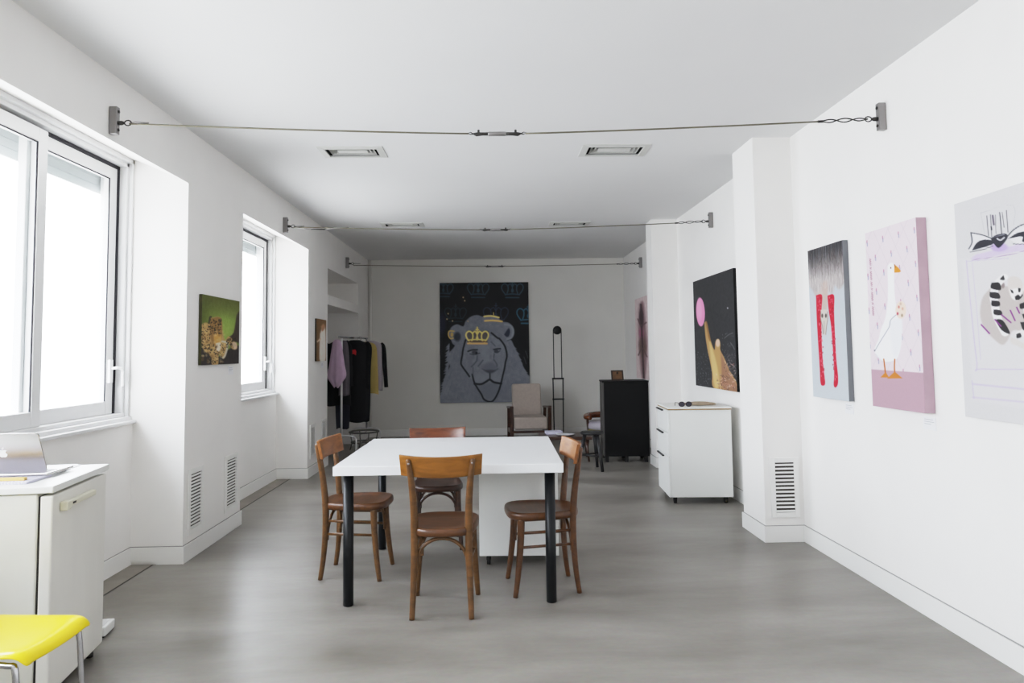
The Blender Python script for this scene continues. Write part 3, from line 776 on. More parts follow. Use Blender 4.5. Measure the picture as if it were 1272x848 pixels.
t = thing('floor_lamp', 'tall thin black twin-rod floor lamp with a disc head', 'floor lamp', (.978,10.8,0), 0)
MB().lathe([(.13,0),(.14,.006),(.14,.016),(.03,.022)], 28).build('base', M['lampmetal'], t)
for sx in (-1,1):
    MB().tube([(sx*.070,0,.02),(sx*.074,0,.59),(sx*.076,0,.905)], .0095, 8).build('lower_rod', M['lampmetal'], t)
    MB().tube([(sx*.060,0,.905),(sx*.060,0,1.63)], .007, 8).build('upper_rod', M['lampmetal'], t)
for z in (.59,.90): MB().box(-.090,.090,-.012,.012,z-.012,z+.012).build('crossbar', M['lampmetal'], t, bevel=.003)
MB().lathe([(.02,-.025),(.062,-.022),(.066,-.012),(.066,.012),(.060,.022),(.02,.028)], 28, Matrix.Translation((0,0,1.635)) @ Matrix.Rotation(PI/2,4,'X')).build('lamp_head', M['lampmetal'], t)

t = thing('coffee_table', 'low dark brown coffee table left of the black stool', 'coffee table', (.86,8.72,0), math.radians(-4))
MB().box(-.32,.32,-.24,.24,.262,.300).build('tabletop', M['darkwood'], t, bevel=.006)
for sx in (-1,1):
    for sy in (-1,1): MB().tube([(sx*.28,sy*.20,0),(sx*.25,sy*.18,.262)], [.012,.018], 8).build('leg', M['darkwood'], t)
pl = MB(); pl.lathe([(.06,0),(.09,.006),(.115,.018),(.118,.020),(.085,.010),(.01,.008)], 28)
tag(pl.build('plate', M['paper'], loc=(.86,8.62,.300)), 'shallow white dish on the low brown coffee table', 'dish')
tag(MB().box(-.10,.10,-.07,.07,0,.034).build('paper_stack', M['lilacpaper'], loc=(.735,8.83,.300), rotz=.1), 'pale stack of papers behind the white dish on the low table', 'papers')

t = thing('round_stool', 'low round black wooden stool in front of the black cabinet', 'stool', (1.09,7.95,0))
MB().lathe([(.09,.388),(.126,.390),(.132,.402),(.130,.414),(.118,.420),(.02,.416)], 32).build('seat', M['blackwood'], t)
feet = [(-.155,.03),(.085,-.165),(.075,.155)]
for fx, fy in feet:
    MB().tube([(fx,fy,0),(fx*.78,fy*.78,.2),(fx*.5,fy*.5,.392)], [.017,.021,.022], 10).build('leg', M['blackwood'], t)
for k in range(3):
    (ax, ay), (bx_, by_) = feet[k], feet[(k+1)%3]
    MB().tube([(ax*.82,ay*.82,.16),(bx_*.82,by_*.82,.16)], .009, 8).build('stretcher', M['blackwood'], t)

t = thing('lounge_chair', 'low wooden lounge chair with curved back half hidden behind the black cabinet', 'chair', (1.50,9.55,0), math.radians(20))
arc = [(.27*math.cos(a), .25*math.sin(a), .43+.01*math.sin(a)) for a in np.linspace(-.25,PI+.25,24)]
mb = MB(); mb.tube(arc, [.022+.020*math.sin(PI*k/23)**.5 for k in range(24)], 10); mb.build('curved_back', M['redback'], t)
mb = MB(); mb.lathe([(.20,.27),(.235,.275),(.245,.30),(.24,.345),(.2,.375),(.02,.38)], 28); mb.build('cushion', M['cushion'], t)
mb = MB(); mb.lathe([(.20,.235),(.25,.24),(.25,.262),(.20,.268)], 28); mb.build('seat_ring', M['yel2'], t)
for a in (.3,PI-.3,-.9,PI+.9):
    r_ = .24; top = .42 if a in (.3,PI-.3) else .25
    mb = MB(); mb.tube([(r_*1.08*math.cos(a),r_*1.08*math.sin(a),0),(r_*math.cos(a),r_*math.sin(a),.235),(r_*1.05*math.cos(a),r_*1.02*math.sin(a),top)], .018, 8); mb.build('leg', M['redwood'], t)

# ------------------------------------------------------------------ clothes rack in the alcove
RY0, RY1 = 9.30, 10.25
rx0, rx1 = -1.975, -1.82
t = thing('clothes_rack', 'chrome clothes rail on inverted U feet in the left alcove', 'clothes rack', (rx0,RY0,0))
off = Vector(t.location)
def rput(mb, nm, m):
    mb.v = [tuple(Vector(v)-off) for v in mb.v]; return mb.build(nm, m, t)
rput(MB().tube([(rx0-.010,RY0-.12,1.535),(rx1,RY1+.05,1.535)], .0135, 10), 'rail', M['chrome'])
for x, y in ((rx0,RY0),(rx1,RY1)):
    rput(MB().tube([(x,y,.255),(x,y,1.535)], .0135, 10), 'post', M['alu'] if y == RY0 else M['chrome'])
    rput(MB().tube([tuple(q) for q in smooth_path([(x-.20,y,.004),(x-.20,y,.12),(x-.195,y,.215),(x-.15,y,.255),(x,y,.258),(x+.13,y,.255),(x+.185,y,.215),(x+.19,y,.12),(x+.19,y,.004)],4)], .0125, 8), 'foot', M['alu'])
def railx(y): return rx0+(rx1-rx0)*(y-RY0)/(RY1-RY0)
def garment(name, label, cat, y, prof, m, dx=0, sleeves=None, folds=5, amp=.012, seed=0, rot=0, sm=None):
    """prof: (z below the rail, half width, half depth)"""
    r = random.Random(seed); ph = [r.random()*6 for _ in range(4)]
    x = railx(y)
    t = thing(name, label, cat, (x+dx,y,1.52), rot, 'clothes hanging on the rail')
    n = 40; vs = []; fs = []
    pr = smooth_path(prof, 4)
    for i, (z, hw, hd) in enumerate(pr):
        fz = i/(len(pr)-1)
        for k in range(n):
            a = 2*PI*k/n
            q = 1 + fz*amp*8*math.sin(folds*a+ph[0]) + fz*amp*5*math.sin((folds+4)*a+ph[1]+fz*2)
            vs.append((hw*math.cos(a)*(1+.25*(q-1)), hd*math.sin(a)*q*1.0, -z + .012*math.sin(3*a+ph[2])*fz))
    for i in range(len(pr)-1):
        for k in range(n): fs.append((i*n+k,i*n+(k+1)%n,(i+1)*n+(k+1)%n,(i+1)*n+k))
    fs.append(tuple(range(n))); 
    mb = MB(); mb.add(vs, fs, 0, True); mb.build('body', m, t)
    if sleeves:
        L, sw, out, rad = sleeves
        for s in (-1,1):
            p = smooth_path([(s*(sw-.03),0,-.07,rad*.9),(s*(sw+.01),-.01,-.13,rad*1.05),(s*(sw+out*.6),-.02,-.13-L*.45,rad),(s*(sw+out),-.015,-.13-L,rad*.85)],5)
            mb = MB(); mb.tube([q[:3] for q in p],[q[3] for q in p],10,sq=.7); mb.build('sleeve', sm or m, t)
    return t
garment('black_jacket', 'black jacket at the left end of the clothes rail against the alcove', 'jacket', 9.50, [(.03,.03,.03),(.06,.09,.04),(.12,.16,.05),(.4,.165,.055),(.88,.175,.055)], M['blackcloth'], dx=-.13, sleeves=(.5,.145,.03,.042), seed=1)
garment('lilac_shirt', 'lilac shirt hanging in front at the near end of the rail', 'shirt', 9.205, [(.018,.025,.02),(.05,.055,.03),(.16,.075,.045),(.35,.105,.05),(.48,.128,.05),(.56,.085,.045),(.63,.03,.025)], M['lilac'], dx=-.025, seed=2, folds=4, amp=.03, rot=-.25)
garment('grey_shirt', 'long grey shirt just right of the lilac shirt', 'shirt', 9.36, [(.03,.03,.02),(.08,.05,.03),(.2,.065,.035),(.45,.072,.04),(.74,.07,.035)], M['grey'], dx=.008, seed=3, folds=5, amp=.03)
g = garment('black_coat', 'long black coat with a small red print, middle of the rail', 'coat', 9.73, [(.018,.06,.045),(.04,.11,.06),(.10,.19,.072),(.4,.20,.08),(.8,.205,.08),(1.12,.19,.07)], M['blackcloth'], dx=.02, sleeves=(.55,.172,.0,.05), seed=4)
MB().prism([(-.055,-.20),(-.03,-.215),(.0,-.205),(.03,-.225),(.035,-.17),(.02,-.145),(-.02,-.15),(-.05,-.16)],.088,.094,Matrix.Rotation(PI/2,4,'X')).build('red_print', M['red'], g)
garment('navy_trousers', 'dark navy trousers whose legs show below the black jacket', 'trousers', 9.625, [(.03,.05,.015),(.08,.09,.018),(.6,.10,.018),(1.0,.095,.018),(1.2,.085,.018)], M['navy'], dx=-.11, seed=8, folds=3, amp=.02)
garment('mustard_top', 'mustard yellow top between the black coat and the grey jacket', 'top', 9.88, [(.04,.04,.03),(.09,.15,.045),(.3,.175,.05),(.76,.19,.05)], M['mustard'], dx=.105, seed=5)
garment('grey_jacket', 'pale grey and lilac jacket with black trim at the far end of the rail', 'jacket', 10.10, [(.02,.04,.04),(.07,.15,.06),(.16,.165,.07),(.5,.165,.075),(.72,.165,.075)], M['palegrey'], dx=.115, sleeves=(.55,.165,.05,.034), seed=6, sm=M['blackcloth'])
t = thing('clothes_hanger', 'white empty hanger on the rail between the mustard top and the grey jacket', 'hanger', (railx(9.985),9.985,1.535))
MB().tube([tuple(q) for q in [(.0205*math.cos(a),0,.0205*math.sin(a)) for a in np.linspace(PI*1.05,-PI*.35,12)]+[(0,0,-.03),(0,0,-.05)]], .003, 6).build('hook', M['chrome'], t)
MB().tube([(-.19,0,-.115),(-.10,0,-.075),(0,0,-.048),(.10,0,-.075),(.19,0,-.115)], .009, 8).build('shoulder_bar', M['emblem'], t)
t = thing('wire_stool', 'grey low round stool frame under the hanging clothes', 'stool', (-1.80,9.95,0))
for z, r_ in ((.24,.20),(.10,.17)):
    MB().tube([(r_*math.cos(a),r_*math.sin(a),z) for a in np.linspace(0,2*PI,28,endpoint=False)], .012, 8, closed=True).build('ring', M['greymetal'], t)
for k in range(4):
    a = k*PI/2+.5; MB().tube([(.20*math.cos(a),.20*math.sin(a),0),(.17*math.cos(a),.17*math.sin(a),.10),(.20*math.cos(a),.20*math.sin(a),.24)], .008, 8).build('leg', M['greymetal'], t)

# ------------------------------------------------------------------ paintings
# --- lion with crowns (back wall)
A = Art(210,280,[(546,351.8),(655.3,350.5),(659,498),(547.7,500.4)],(17,17,19))
zA = lambda p: [(540+x/10.43,345+y/10.43) for x,y in p]
zB = lambda p: [(540+x/9.975,420+y/9.975) for x,y in p]
def crown(A, cx, cy, s, col, lw, al=1.0, base=True):
    L = lambda pts, w=lw: A.line([(cx+x*s,cy+y*s) for x,y in pts], w, col, .8, al)
    if base: L([(-.62,1.0),(.62,1.0)], lw*1.1); L([(-.66,.72),(0,.66),(.66,.72)])
    L([(-.66,.72),(-.98,.25),(-1.0,-.1),(-.75,-.3),(-.45,-.12),(-.4,.25),(-.5,.6)])
    L([(.66,.72),(.98,.25),(1.0,-.1),(.75,-.3),(.45,-.12),(.4,.25),(.5,.6)])
    L([(-.45,-.1),(-.2,-.3),(0,-.05),(.2,-.3),(.45,-.1)]); L([(0,-.65),(0,.25)]); L([(-.1,-.45),(.1,-.45)])
    A.ell(cx, cy+.35*s, .13*s, .2*s, col, .4, al)
teal = (37,52,62)
crown(A, *zA([(110,120)])[0], 12, teal, 1.3, .9); crown(A, *zA([(560,120)])[0], 13, teal, 1.3, .9); crown(A, *zA([(1000,120)])[0], 13, teal, 1.4)
crown(A, *zA([(270,430)])[0], 13, (30,40,46), 1.2, .9); crown(A, *zA([(790,430)])[0], 15, (36,42,56), 1.3, .9); crown(A, *zA([(1210,440)])[0], 14, (40,70,86), 1.6)
A.ell(549,402,5,14,(30,32,48),.8,.7)
mane = (93,96,104)
A.spoly(zA([(180,720),(215,640),(290,600),(370,625),(400,560),(470,500),(550,480),(620,500),(680,480),(800,505),(870,560),(960,580),(1020,640),(1030,720),(1000,780),(940,810)])+zB([(950,20),(1000,130),(1050,220),(1100,340),(1150,430),(1195,520),(1230,900),(0,900),(85,690),(105,560),(140,440),(190,350),(165,290),(160,205),(215,140),(250,90),(220,60)]), mane, 1.4)
A.spoly(zB([(380,60),(345,200),(335,310),(440,470),(500,560),(600,740),(690,785),(740,765),(830,560),(860,380),(895,210),(860,80),(780,-20),(500,-30)]), (99,102,110), 2)
A.noise(3.0,1, np.clip((A.c[...,0]-40)/50,0,1)); A.noise(3.5,5, np.clip((A.c[...,0]-40)/50,0,1))
for i in range(46):    # fur strokes
    x = random.uniform(120,1150); y = random.uniform(120,820)
    if 330 < x < 900 and y < 760: continue
    dxx = (x-640)*.06; A.line(zB([(x,y),(x+dxx*.6,y+45),(x+dxx,y+85)]), .8, random.choice([(80,84,92),(106,109,117)]), .9, .55)
for (p, q, nx) in (((165,60),(160,330),-1),((160,330),(75,780),-1),((950,20),(1195,560),1)):
    for i in range(26):
        f = random.random(); x = p[0]+(q[0]-p[0])*f; y = p[1]+(q[1]-p[1])*f
        A.poly(zB([(x-nx*20,y-22),(x+nx*random.uniform(14,38),y+random.uniform(10,40)),(x-nx*20,y+16)]), (93,96,104), .9, .9)
blk = (22,23,27)
for pts_, c_2 in (([(560,60),(640,60),(650,200),(700,290),(600,300),(590,180)],(108,111,119)),([(480,480),(560,440),(660,450),(680,500),(600,535),(520,550)],(106,109,117)),([(705,450),(790,450),(820,520),(760,540),(700,505)],(106,109,117)),([(540,590),(690,540),(810,590),(740,740),(690,765),(610,720)],(84,87,94)),([(400,220),(470,220),(470,400),(420,380)],(90,93,101))): A.spoly(zB(pts_), c_2, 5, .7)
A.ell(*zA([(295,760)])[0],4.2,5.5,(38,40,46),.6); A.spoly(zA([(900,730),(955,650),(975,690),(960,750),(930,760)]), (34,37,48), 1.4)
A.line(zA([(905,600),(985,620),(1015,690),(990,770),(940,790)]), 2.2, (118,122,130), 1.4, .6)
A.line(zB([(385,20),(355,130),(345,210),(330,300),(345,345),(400,420),(435,470)]), 2.0, blk, 1.2)
A.line(zB([(470,445),(495,540),(530,605),(585,690),(620,755),(690,782),(740,760),(795,660),(825,560),(850,450),(868,370),(880,290),(897,215),(880,120),(850,60),(800,0)])+zA([(815,775),(735,710)]), 2.0, blk, 1.2)
A.line(zB([(500,560),(580,565),(640,535),(688,508),(740,540),(830,556)]), 2.4, blk, 1.2)
A.line(zB([(688,425),(690,470),(688,510)]), 1.4, blk, 1.2)
A.spoly(zB([(590,372),(640,385),(690,380),(745,385),(790,372),(745,410),(690,428),(635,410)]), (52,54,60), 2.2)
A.spoly(zB([(610,330),(690,290),(770,330),(780,375),(690,390),(600,375)]), (80,83,91), 4, .7)
A.line(zB([(415,160),(470,142),(530,140)]), 1.6, blk, 1.2); A.ell(*zB([(498,172)])[0],3.6,2.2,(52,54,60),.5); A.ell(*zB([(520,182)])[0],1.4,1.6,blk,.5)
A.line(zB([(440,190),(500,200),(560,180)]), 1.1, (48,50,56), 1.2)
A.line(zB([(735,135),(770,128),(815,125)]), 1.5, blk, 1.2); A.ell(*zB([(765,155)])[0],2.8,1.8,(50,52,58),.5)
A.line(zB([(745,170),(780,175),(810,150)]), 1.0, (48,50,56), 1.2); A.line(zB([(530,215),(520,280),(460,350)]), 1.4, (64,66,73), 1.6); A.line(zB([(600,270),(545,340)]), 1.4, (66,68,75), 1.6)
A.line(zB([(735,260),(770,310),(775,340)]), 1.3, (66,68,75), 1.6); A.line(zB([(740,190),(735,240)]), 1.2, (64,66,73), 1.4); A.line(zB([(700,40),(750,90)]), 1.2, (70,72,79), 1.4)
A.line(zB([(480,360),(480,450)]), 1.2, (70,72,79), 1.4)
gold = (190,162,100)
A.poly(zA([(420,690),(700,690),(680,830),(430,830)]), (62,52,38), 3, .55)
c = zA([(552,720)])[0]; crown(A, c[0], c[1]+1.2, 13.5, gold, 1.9, base=False)
A.line([(c[0]-11,c[1]+8),(c[0],c[1]+7.2),(c[0]+11,c[1]+8)], 1.6, gold, .9); A.line([(c[0]-11.5,c[1]+12.2),(c[0]+12,c[1]+12.2)], 2.2, (188,146,96), .9)
A.line([(c[0]-12,c[1]+10),(c[0]+12,c[1]+10)], 1.2, (80,64,40), .9)
A.line(zA([(640,500),(730,492),(830,512)]), 2.0, gold, 1); A.line(zA([(650,555),(760,550),(870,562)]), 2.2, (184,148,92), 1); A.line(zA([(760,450),(762,480)]), .9, gold, .9)
A.line(zA([(250,690),(190,690),(180,740),(205,785),(240,780)]), 1.6, (160,136,80), 1.0); A.ell(*zA([(225,735)])[0],1.8,3,(150,128,76),.6)
for x,y in ((368,255),(388,298),(232,558),(160,535),(430,560),(175,465)): A.ell(*zA([(x,y)])[0], .9, .9, (140,122,96), .8)
painting('lion_wall_art', 'large dark painting of a grey lion wearing a gold crown on the back wall', A, (-.846,YB-.036,2.427), (1,0,0), (0,0,-1), 1.418, 1.905, 0.0358, M['black'], gain=2.3)

# --- tall figure reaching to a pink balloon, on black (right wall, far bay)
zF = lambda p: [(855+x/4.987,325+y/4.987) for x,y in p]
A = Art(110,200, zF([(45,128),(298,40),(328,800),(70,765)]), (50,50,52))
A.noise(2.5,3)
for i in range(170):
    if random.random() < .6: x, y = random.uniform(70,170), random.uniform(560,770)
    else: x, y = random.uniform(230,325), random.uniform(430,760)
    A.ell(*zF([(x,y)])[0], random.uniform(.2,.6), random.uniform(.3,.8), (120,122,128), .9, random.uniform(.3,.9))
A.ell(*zF([(266,288)])[0], .8, 1.1, (190,190,195), .7)
A.line(zF([(250,470),(275,450),(300,440)]), .8, (110,112,116), .8); A.line(zF([(285,500),(300,520),(310,540)]), .8, (110,112,116), .8)
A.spoly(zF([(120,380),(134,374),(150,440),(165,500),(185,545),(190,505),(198,482),(214,482),(222,515),(222,545),(250,600),(275,660),(300,700),(325,745),(330,805),(185,782),(172,690),(158,620),(140,540),(126,450)]), (172,138,92), 1.2)
A.spoly(zF([(150,480),(180,560),(205,660),(215,760),(190,775),(165,620)]), (204,178,122), 2.2, .8)
A.spoly(zF([(128,376),(136,374),(150,440),(160,490),(148,480)]), (126,92,54), 1.2, .8)
A.spoly(zF([(225,560),(270,660),(320,750),(325,800),(240,780),(230,680)]), (132,98,84), 2.5, .75)
A.ell(*zF([(206,504)])[0], 2.6, 4.6, (208,178,156), .5)
for i in range(40):
    x, y = random.uniform(255,326), random.uniform(560,700); A.line(zF([(x,y),(x+random.uniform(-18,18),y+random.uniform(-22,22))]), .35, (150,140,142), .5, .7)
for i in range(110):
    x = random.uniform(195,325); y = random.uniform(690,795) if x < 250 else random.uniform(610,790)
    A.line(zF([(x,y),(x+random.uniform(-14,14),y+random.uniform(-14,14))]), .45, random.choice([(220,190,180),(70,52,48),(190,130,120),(50,44,44)]), .5, .9)
A.ell(*zF([(95,314)])[0], 5.4, 17.8, (224,140,182), .10, 1, -.05); A.ell(*zF([(88,300)])[0], 3.2, 12, (232,162,198), .8, .7, -.05)
painting('balloon_painting', 'black painting of an animal reaching up to a pink balloon above the white drawers', A, (XR-.032,7.297,2.018), (0,-1,0), (0,0,-1), 1.238, 1.07, .03, M['black'], gain=1.15)

# --- ostrich in red stockings (right wall)
zC = lambda p: [(990+x/3.263,280+y/3.263) for x,y in p]
A = Art(120,300, zC([(45,103),(190,62),(222,712),(74,694)]), (186,193,199))
A.mix(np.clip((A.vv-.5)*.5,0,.3), (200,205,208))
fe = [(40,90),(200,50),(205,180),(200,235),(178,262),(160,245),(150,280),(128,262),(118,275),(95,300),(80,285),(66,262),(52,240),(45,170)]
A.spoly(zC(fe), (176,168,166), 3)
d = A.sdpoly(zC(fe)); msk = np.clip(.5-d/2,0,1); yy = (A.vv)
A.mix(msk*np.clip(1.15-yy*5.4,0,1)*.97, (52,52,56))
st = np.kron(RNG.randn(1,A.w), np.ones((A.h,1)))*16 + np.kron(RNG.randn(A.h//20+1,A.w), np.ones((20,1)))[:A.h]*12
A.c += (st*msk*(.4+.6*np.clip(1-yy*2.5,0,1)))[...,None]
A.spoly(zC([(104,235),(130,235),(128,350),(108,350)]), (186,164,154), 3, .95)
A.spoly(zC([(78,270),(108,270),(106,290),(82,290)]), (190,178,172), 3, .8)
rd = (190,24,50)
for i in range(170):
    x = random.uniform(46,202); y = random.uniform(70,225); L = random.uniform(20,55)
    g_ = int(60+max(0,y-95)*.95+random.uniform(-28,34)); A.line(zC([(x,y),(x+random.uniform(-5,5),y+L*.5),(x+random.uniform(-8,8),y+L)]), .7, (g_+8,g_,g_-2), .8, .55, 1)
A.spoly(zC([(82,285),(107,284),(106,340),(106,430),(110,520),(117,590),(123,640),(114,650),(104,640),(100,580),(92,470),(86,380)]), rd, 1)
A.spoly(zC([(130,287),(157,285),(158,350),(162,440),(168,540),(176,610),(175,645),(165,657),(158,645),(160,600),(154,500),(146,410),(136,350)]), rd, 1)
for i in range(130):
    s = random.choice([0,1]); v = random.random(); x = (95+v*18 if s == 0 else 145+v*22)+random.uniform(-8,8); y = 292+v*345
    A.ell(*zC([(x,y)])[0], .6, 1.1, random.choice([(224,90,110),(120,10,30),(236,130,140)]), .9, .7)
A.spoly(zC([(102,345),(130,345),(132,380),(128,410),(124,445),(113,442),(108,405),(103,380)]), (196,188,178), 1.2)
for x in (109,124): A.ell(*zC([(x,368)])[0], 1.3, 2.6, (84,74,70), .7)
A.line(zC([(103,352),(102,378),(110,410),(113,442)]), .8, (120,108,102), .8); A.line(zC([(131,352),(132,380),(127,412),(124,444)]), .8, (120,108,102), .8)
A.line(zC([(117,390),(117,440)]), .7, (140,130,124), .8)
A.noise(1.5,1)
painting('ostrich_painting', 'tall narrow painting of a feathered bird in red stockings near the pillar', A, (XR-.034,4.598,1.957), (0,-1,0), (0,0,-1), .466, .955, .032, mat('canvas_side_grey', rgb(120,122,126), .85))

# --- goose with a small bag on pink lattice
A = Art(150,320,[(1074.3,289.5),(1138,269.8),(1150.5,512.6),(1087,505.2)],(228,213,221))
for i in range(-3,14):      # lattice
    for s in (1,-1):
        x0 = 1074+i*19.5; A.line([(x0,262),(x0+s*20*4.6,262+46*4.6)], .5, (206,190,202), .7, .75, 1)
for r in range(12):
    for q in range(8):
        x = 1066+q*19.8+(r%2)*9.9+r*.9; y = 283+r*21.5-(q*19.8+(r%2)*9.9)*.27
        A.line([(x,y-3),(x,y)], 1.2, (168,92,126), .8, .75); A.line([(x+.4,y),(x+.6,y+4)], 1.2, (128,134,170), .8, .75)
A.poly(zC([(200,586),(307,590),(520,601),(620,606),(620,900),(200,900)]), (178,146,158), 1)
A.spoly(zC([(370,170),(376,160),(386,156),(396,163),(399,180),(397,215),(400,290),(408,335),(424,365),(430,420),(428,480),(418,530),(404,552),(372,560),(345,552),(326,530),(320,508),(336,470),(345,430),(362,385),(371,320),(372,250),(370,200)]), (246,246,249), 1)
A.spoly(zC([(380,400),(428,380),(430,440),(425,500),(400,540),(385,470)]), (232,233,240), 4, .7)
A.line(zC([(326,530),(350,556),(372,562),(404,554)]), 1.2, (214,214,222), 1.4, .8)
A.poly(zC([(397,161),(414,176),(425,191),(418,196),(397,197)]), (208,130,48), .8); A.line(zC([(397,163),(402,175)]), .9, (120,70,50), .8)
A.ell(*zC([(383,177)])[0], .8, 1.3, (90,50,56), .5)
for p in ([(358,549),(362,580),(366,612)],[(402,549),(401,580),(403,612)]): A.line(zC(p), 1.7, (176,98,44), .7)
A.poly(zC([(366,600),(380,622),(345,622)]), (196,118,48), .8); A.poly(zC([(402,598),(434,624),(372,626)]), (196,118,48), .8)
A.ell(*zC([(425,350)])[0], 6.6, 11, (232,210,192), .12)
for x,y,cc in ((417,338,(196,120,110)),(412,365,(170,70,84)),(432,345,(210,160,140)),(430,372,(150,130,110)),(424,325,(200,170,150))): A.ell(*zC([(x,y)])[0],1.3,2,cc,.6)
A.line(zC([(322,515),(345,475),(378,420),(384,392),(406,370)]), 1.0, (150,150,160), .8)
A.ell(*zC([(321,515)])[0],1,1.2,(110,110,120),.6)
y = 138; x = 297
while y < 365:          # upright line of handwriting
    A.line(zC([(x-3,y),(x+4,y+3),(x-2,y+6),(x+3,y+9)]), .7, (150,98,116), .7, .85); y += random.choice([9,9,10,16]); x = 297+(y-138)*.07
A.noise(1.2,1)
painting('goose_painting', 'pink painting of a white goose carrying a small round bag', A, (XR-.052,3.838,1.947), (0,-1,0), (0,0,-1), .470, .948, .05, mat('canvas_side_pink', rgb(186,158,170), .85, noise=.05))

# --- lemur in a perfume bottle with a bow
cor = [(1188.3,255),(1294.5,214),(1297.0,530.5),(1208,518.5)]
zD = lambda p: [(1180+x/7.065,220+y/7.065) for x,y in p]
zE = lambda p: [(1190+x/4.24,330+y/4.24) for x,y in p]
A = Art(150,290,cor,(206,204,205))
lil = (178,160,206)
A.spoly(zE([(40,20),(55,12),(440,-40),(450,690),(130,730),(105,660),(60,200)]), (212,209,211), 4, .7)
A.line(zE([(62,25),(80,200),(120,560),(140,585),(440,585)]), .9, lil, .9, .75); A.line(zE([(90,40),(115,300),(135,540)]), .6, lil, .8, .6)
A.line(zE([(105,655),(440,690)]), 1.6, lil, 1.6, .6); A.line(zE([(105,715),(440,745)]), 1.6, lil, 1.6, .5); A.line(zE([(100,640),(110,720)]), .8, lil, .9, .6)
A.poly(zD([(205,800),(250,760),(760,620),(780,690),(250,815)]), (196,178,214), 2, .8); A.line(zD([(215,812),(500,770),(760,690)]), .6, (150,110,170), .6); A.line(zD([(180,825),(500,800)]), .7, lil, .8, .8)
A.ell(*zD([(430,695)])[0], 9.5, 6, (176,152,206), .4, .9)
A.line(zD([(280,345),(540,270),(545,480)]), .5, (184,182,186), .6); A.line(zD([(280,345),(315,560)]), .5, (184,182,186), .6)
for x0,x1,y0,y1,wd in ((330,345,375,580,.8),(360,372,365,600,.7),(435,450,345,560,1.1),(455,470,345,500,.7),(490,500,325,550,.9),(400,405,370,560,.5)): A.line(zD([(x0,y0),(x1,y1)]), wd, (52,52,58), .7)
A.line(zD([(378,375),(388,470)]), 2.3, (100,92,104), .7); A.line(zD([(366,490),(370,520)]), 1.6, (44,44,50), .7)
bk = (46,46,54)
A.spoly(zD([(200,545),(225,545),(370,600),(385,640),(330,690),(215,725),(195,700),(215,640)]), (224,222,224), 1, .9)
A.spoly(zD([(215,722),(250,650),(300,618),(375,625),(390,655),(320,690),(250,712)]), bk, .8)
A.line(zD([(205,545),(300,572),(375,610)]), 1.4, bk, .7); A.line(zD([(205,548),(215,640),(192,705)]), 1.5, (80,80,86), .7); A.line(zD([(200,735),(300,715),(380,680)]), .8, bk, .6)
A.spoly(zD([(500,610),(560,520),(650,460),(760,470),(800,560),(760,650),(600,670)]), (224,222,224), 1, .9)
A.spoly(zD([(500,612),(560,565),(620,545),(700,560),(640,640),(610,640),(615,595),(560,600)]), bk, .8)
A.line(zD([(495,590),(550,520),(640,465),(760,450),(830,500)]), 1.6, (66,66,72), .7); A.line(zD([(540,665),(620,668),(760,660),(830,520)]), .9, bk, .7)
A.spoly(zD([(365,615),(400,575),(470,560),(495,575),(490,620),(430,700),(395,670)]), bk, .8); A.line(zD([(415,610),(440,625),(470,600)]), 1.6, (206,204,210), .8); A.line(zD([(385,590),(470,570)]), .7, (130,128,136), .6)
fur = (178,168,163)
A.spoly(zE([(175,180),(140,230),(130,310),(145,380),(180,430),(225,470),(250,450),(275,400),(330,400),(380,330),(350,220),(260,170)]), fur, 2, .9)
A.spoly(zE([(255,130),(275,115),(305,125),(320,150),(322,200),(310,235),(290,245),(268,225),(255,180)]), (206,198,192), 1.5)
A.spoly(zE([(262,190),(300,180),(318,190),(310,232),(290,246),(270,230)]), (232,229,228), 1.5)
for p in ([(265,188),(275,192),(280,208),(270,205)],[(300,180),(312,182),(310,200),(302,203)],[(285,225),(300,215),(310,225),(318,212),(320,222),(305,242),(288,243)]): A.spoly(zE(p), (40,38,40), .7)
A.ell(*zE([(232,165)])[0],2,4,(130,118,116),.5)
A.line(zE([(238,120),(205,160),(190,215),(196,270),(205,330),(240,410)]), 8.4, (232,230,229), 1)
for p in ([(235,108),(240,135),(218,132)],[(180,150),(215,150),(222,190),(178,180)],[(172,200),(210,205),(218,235),(176,230)],[(180,245),(214,250),(216,275),(182,274)],[(190,292),(222,298),(226,322),(192,318)],[(196,344),(230,348),(262,415),(225,398)]): A.spoly(zE(p), (42,39,41), .9)
A.line(zE([(330,270),(345,330),(330,400),(300,420)]), 8, (226,223,222), 1)
for p in ([(305,265),(332,255),(330,285),(308,290)],[(315,318),(348,315),(348,350),(325,345)],[(306,358),(335,360),(338,390),(318,398)],[(288,418),(305,412),(310,432),(290,438)]): A.spoly(zE(p), (42,39,41), .9)
A.spoly(zE([(262,430),(300,450),(340,480),(342,505),(300,480),(265,462)]), (206,199,194), 2)
for p in ([(136,370),(172,414)],[(225,320),(266,360)],[(264,298),(284,350)],[(292,282),(304,312)],[(196,345),(222,378)]): A.line(zE(p), 1.6, (122,62,124), .7)
A.noise(1.2,1)
painting('lemur_painting', 'pale painting of a ring-tailed lemur inside a bow-tied bottle at the right edge', A, (XR-.032,3.108,1.957), (0,-1,0), (0,0,-1), .525, .95, .03, M['canvas'])

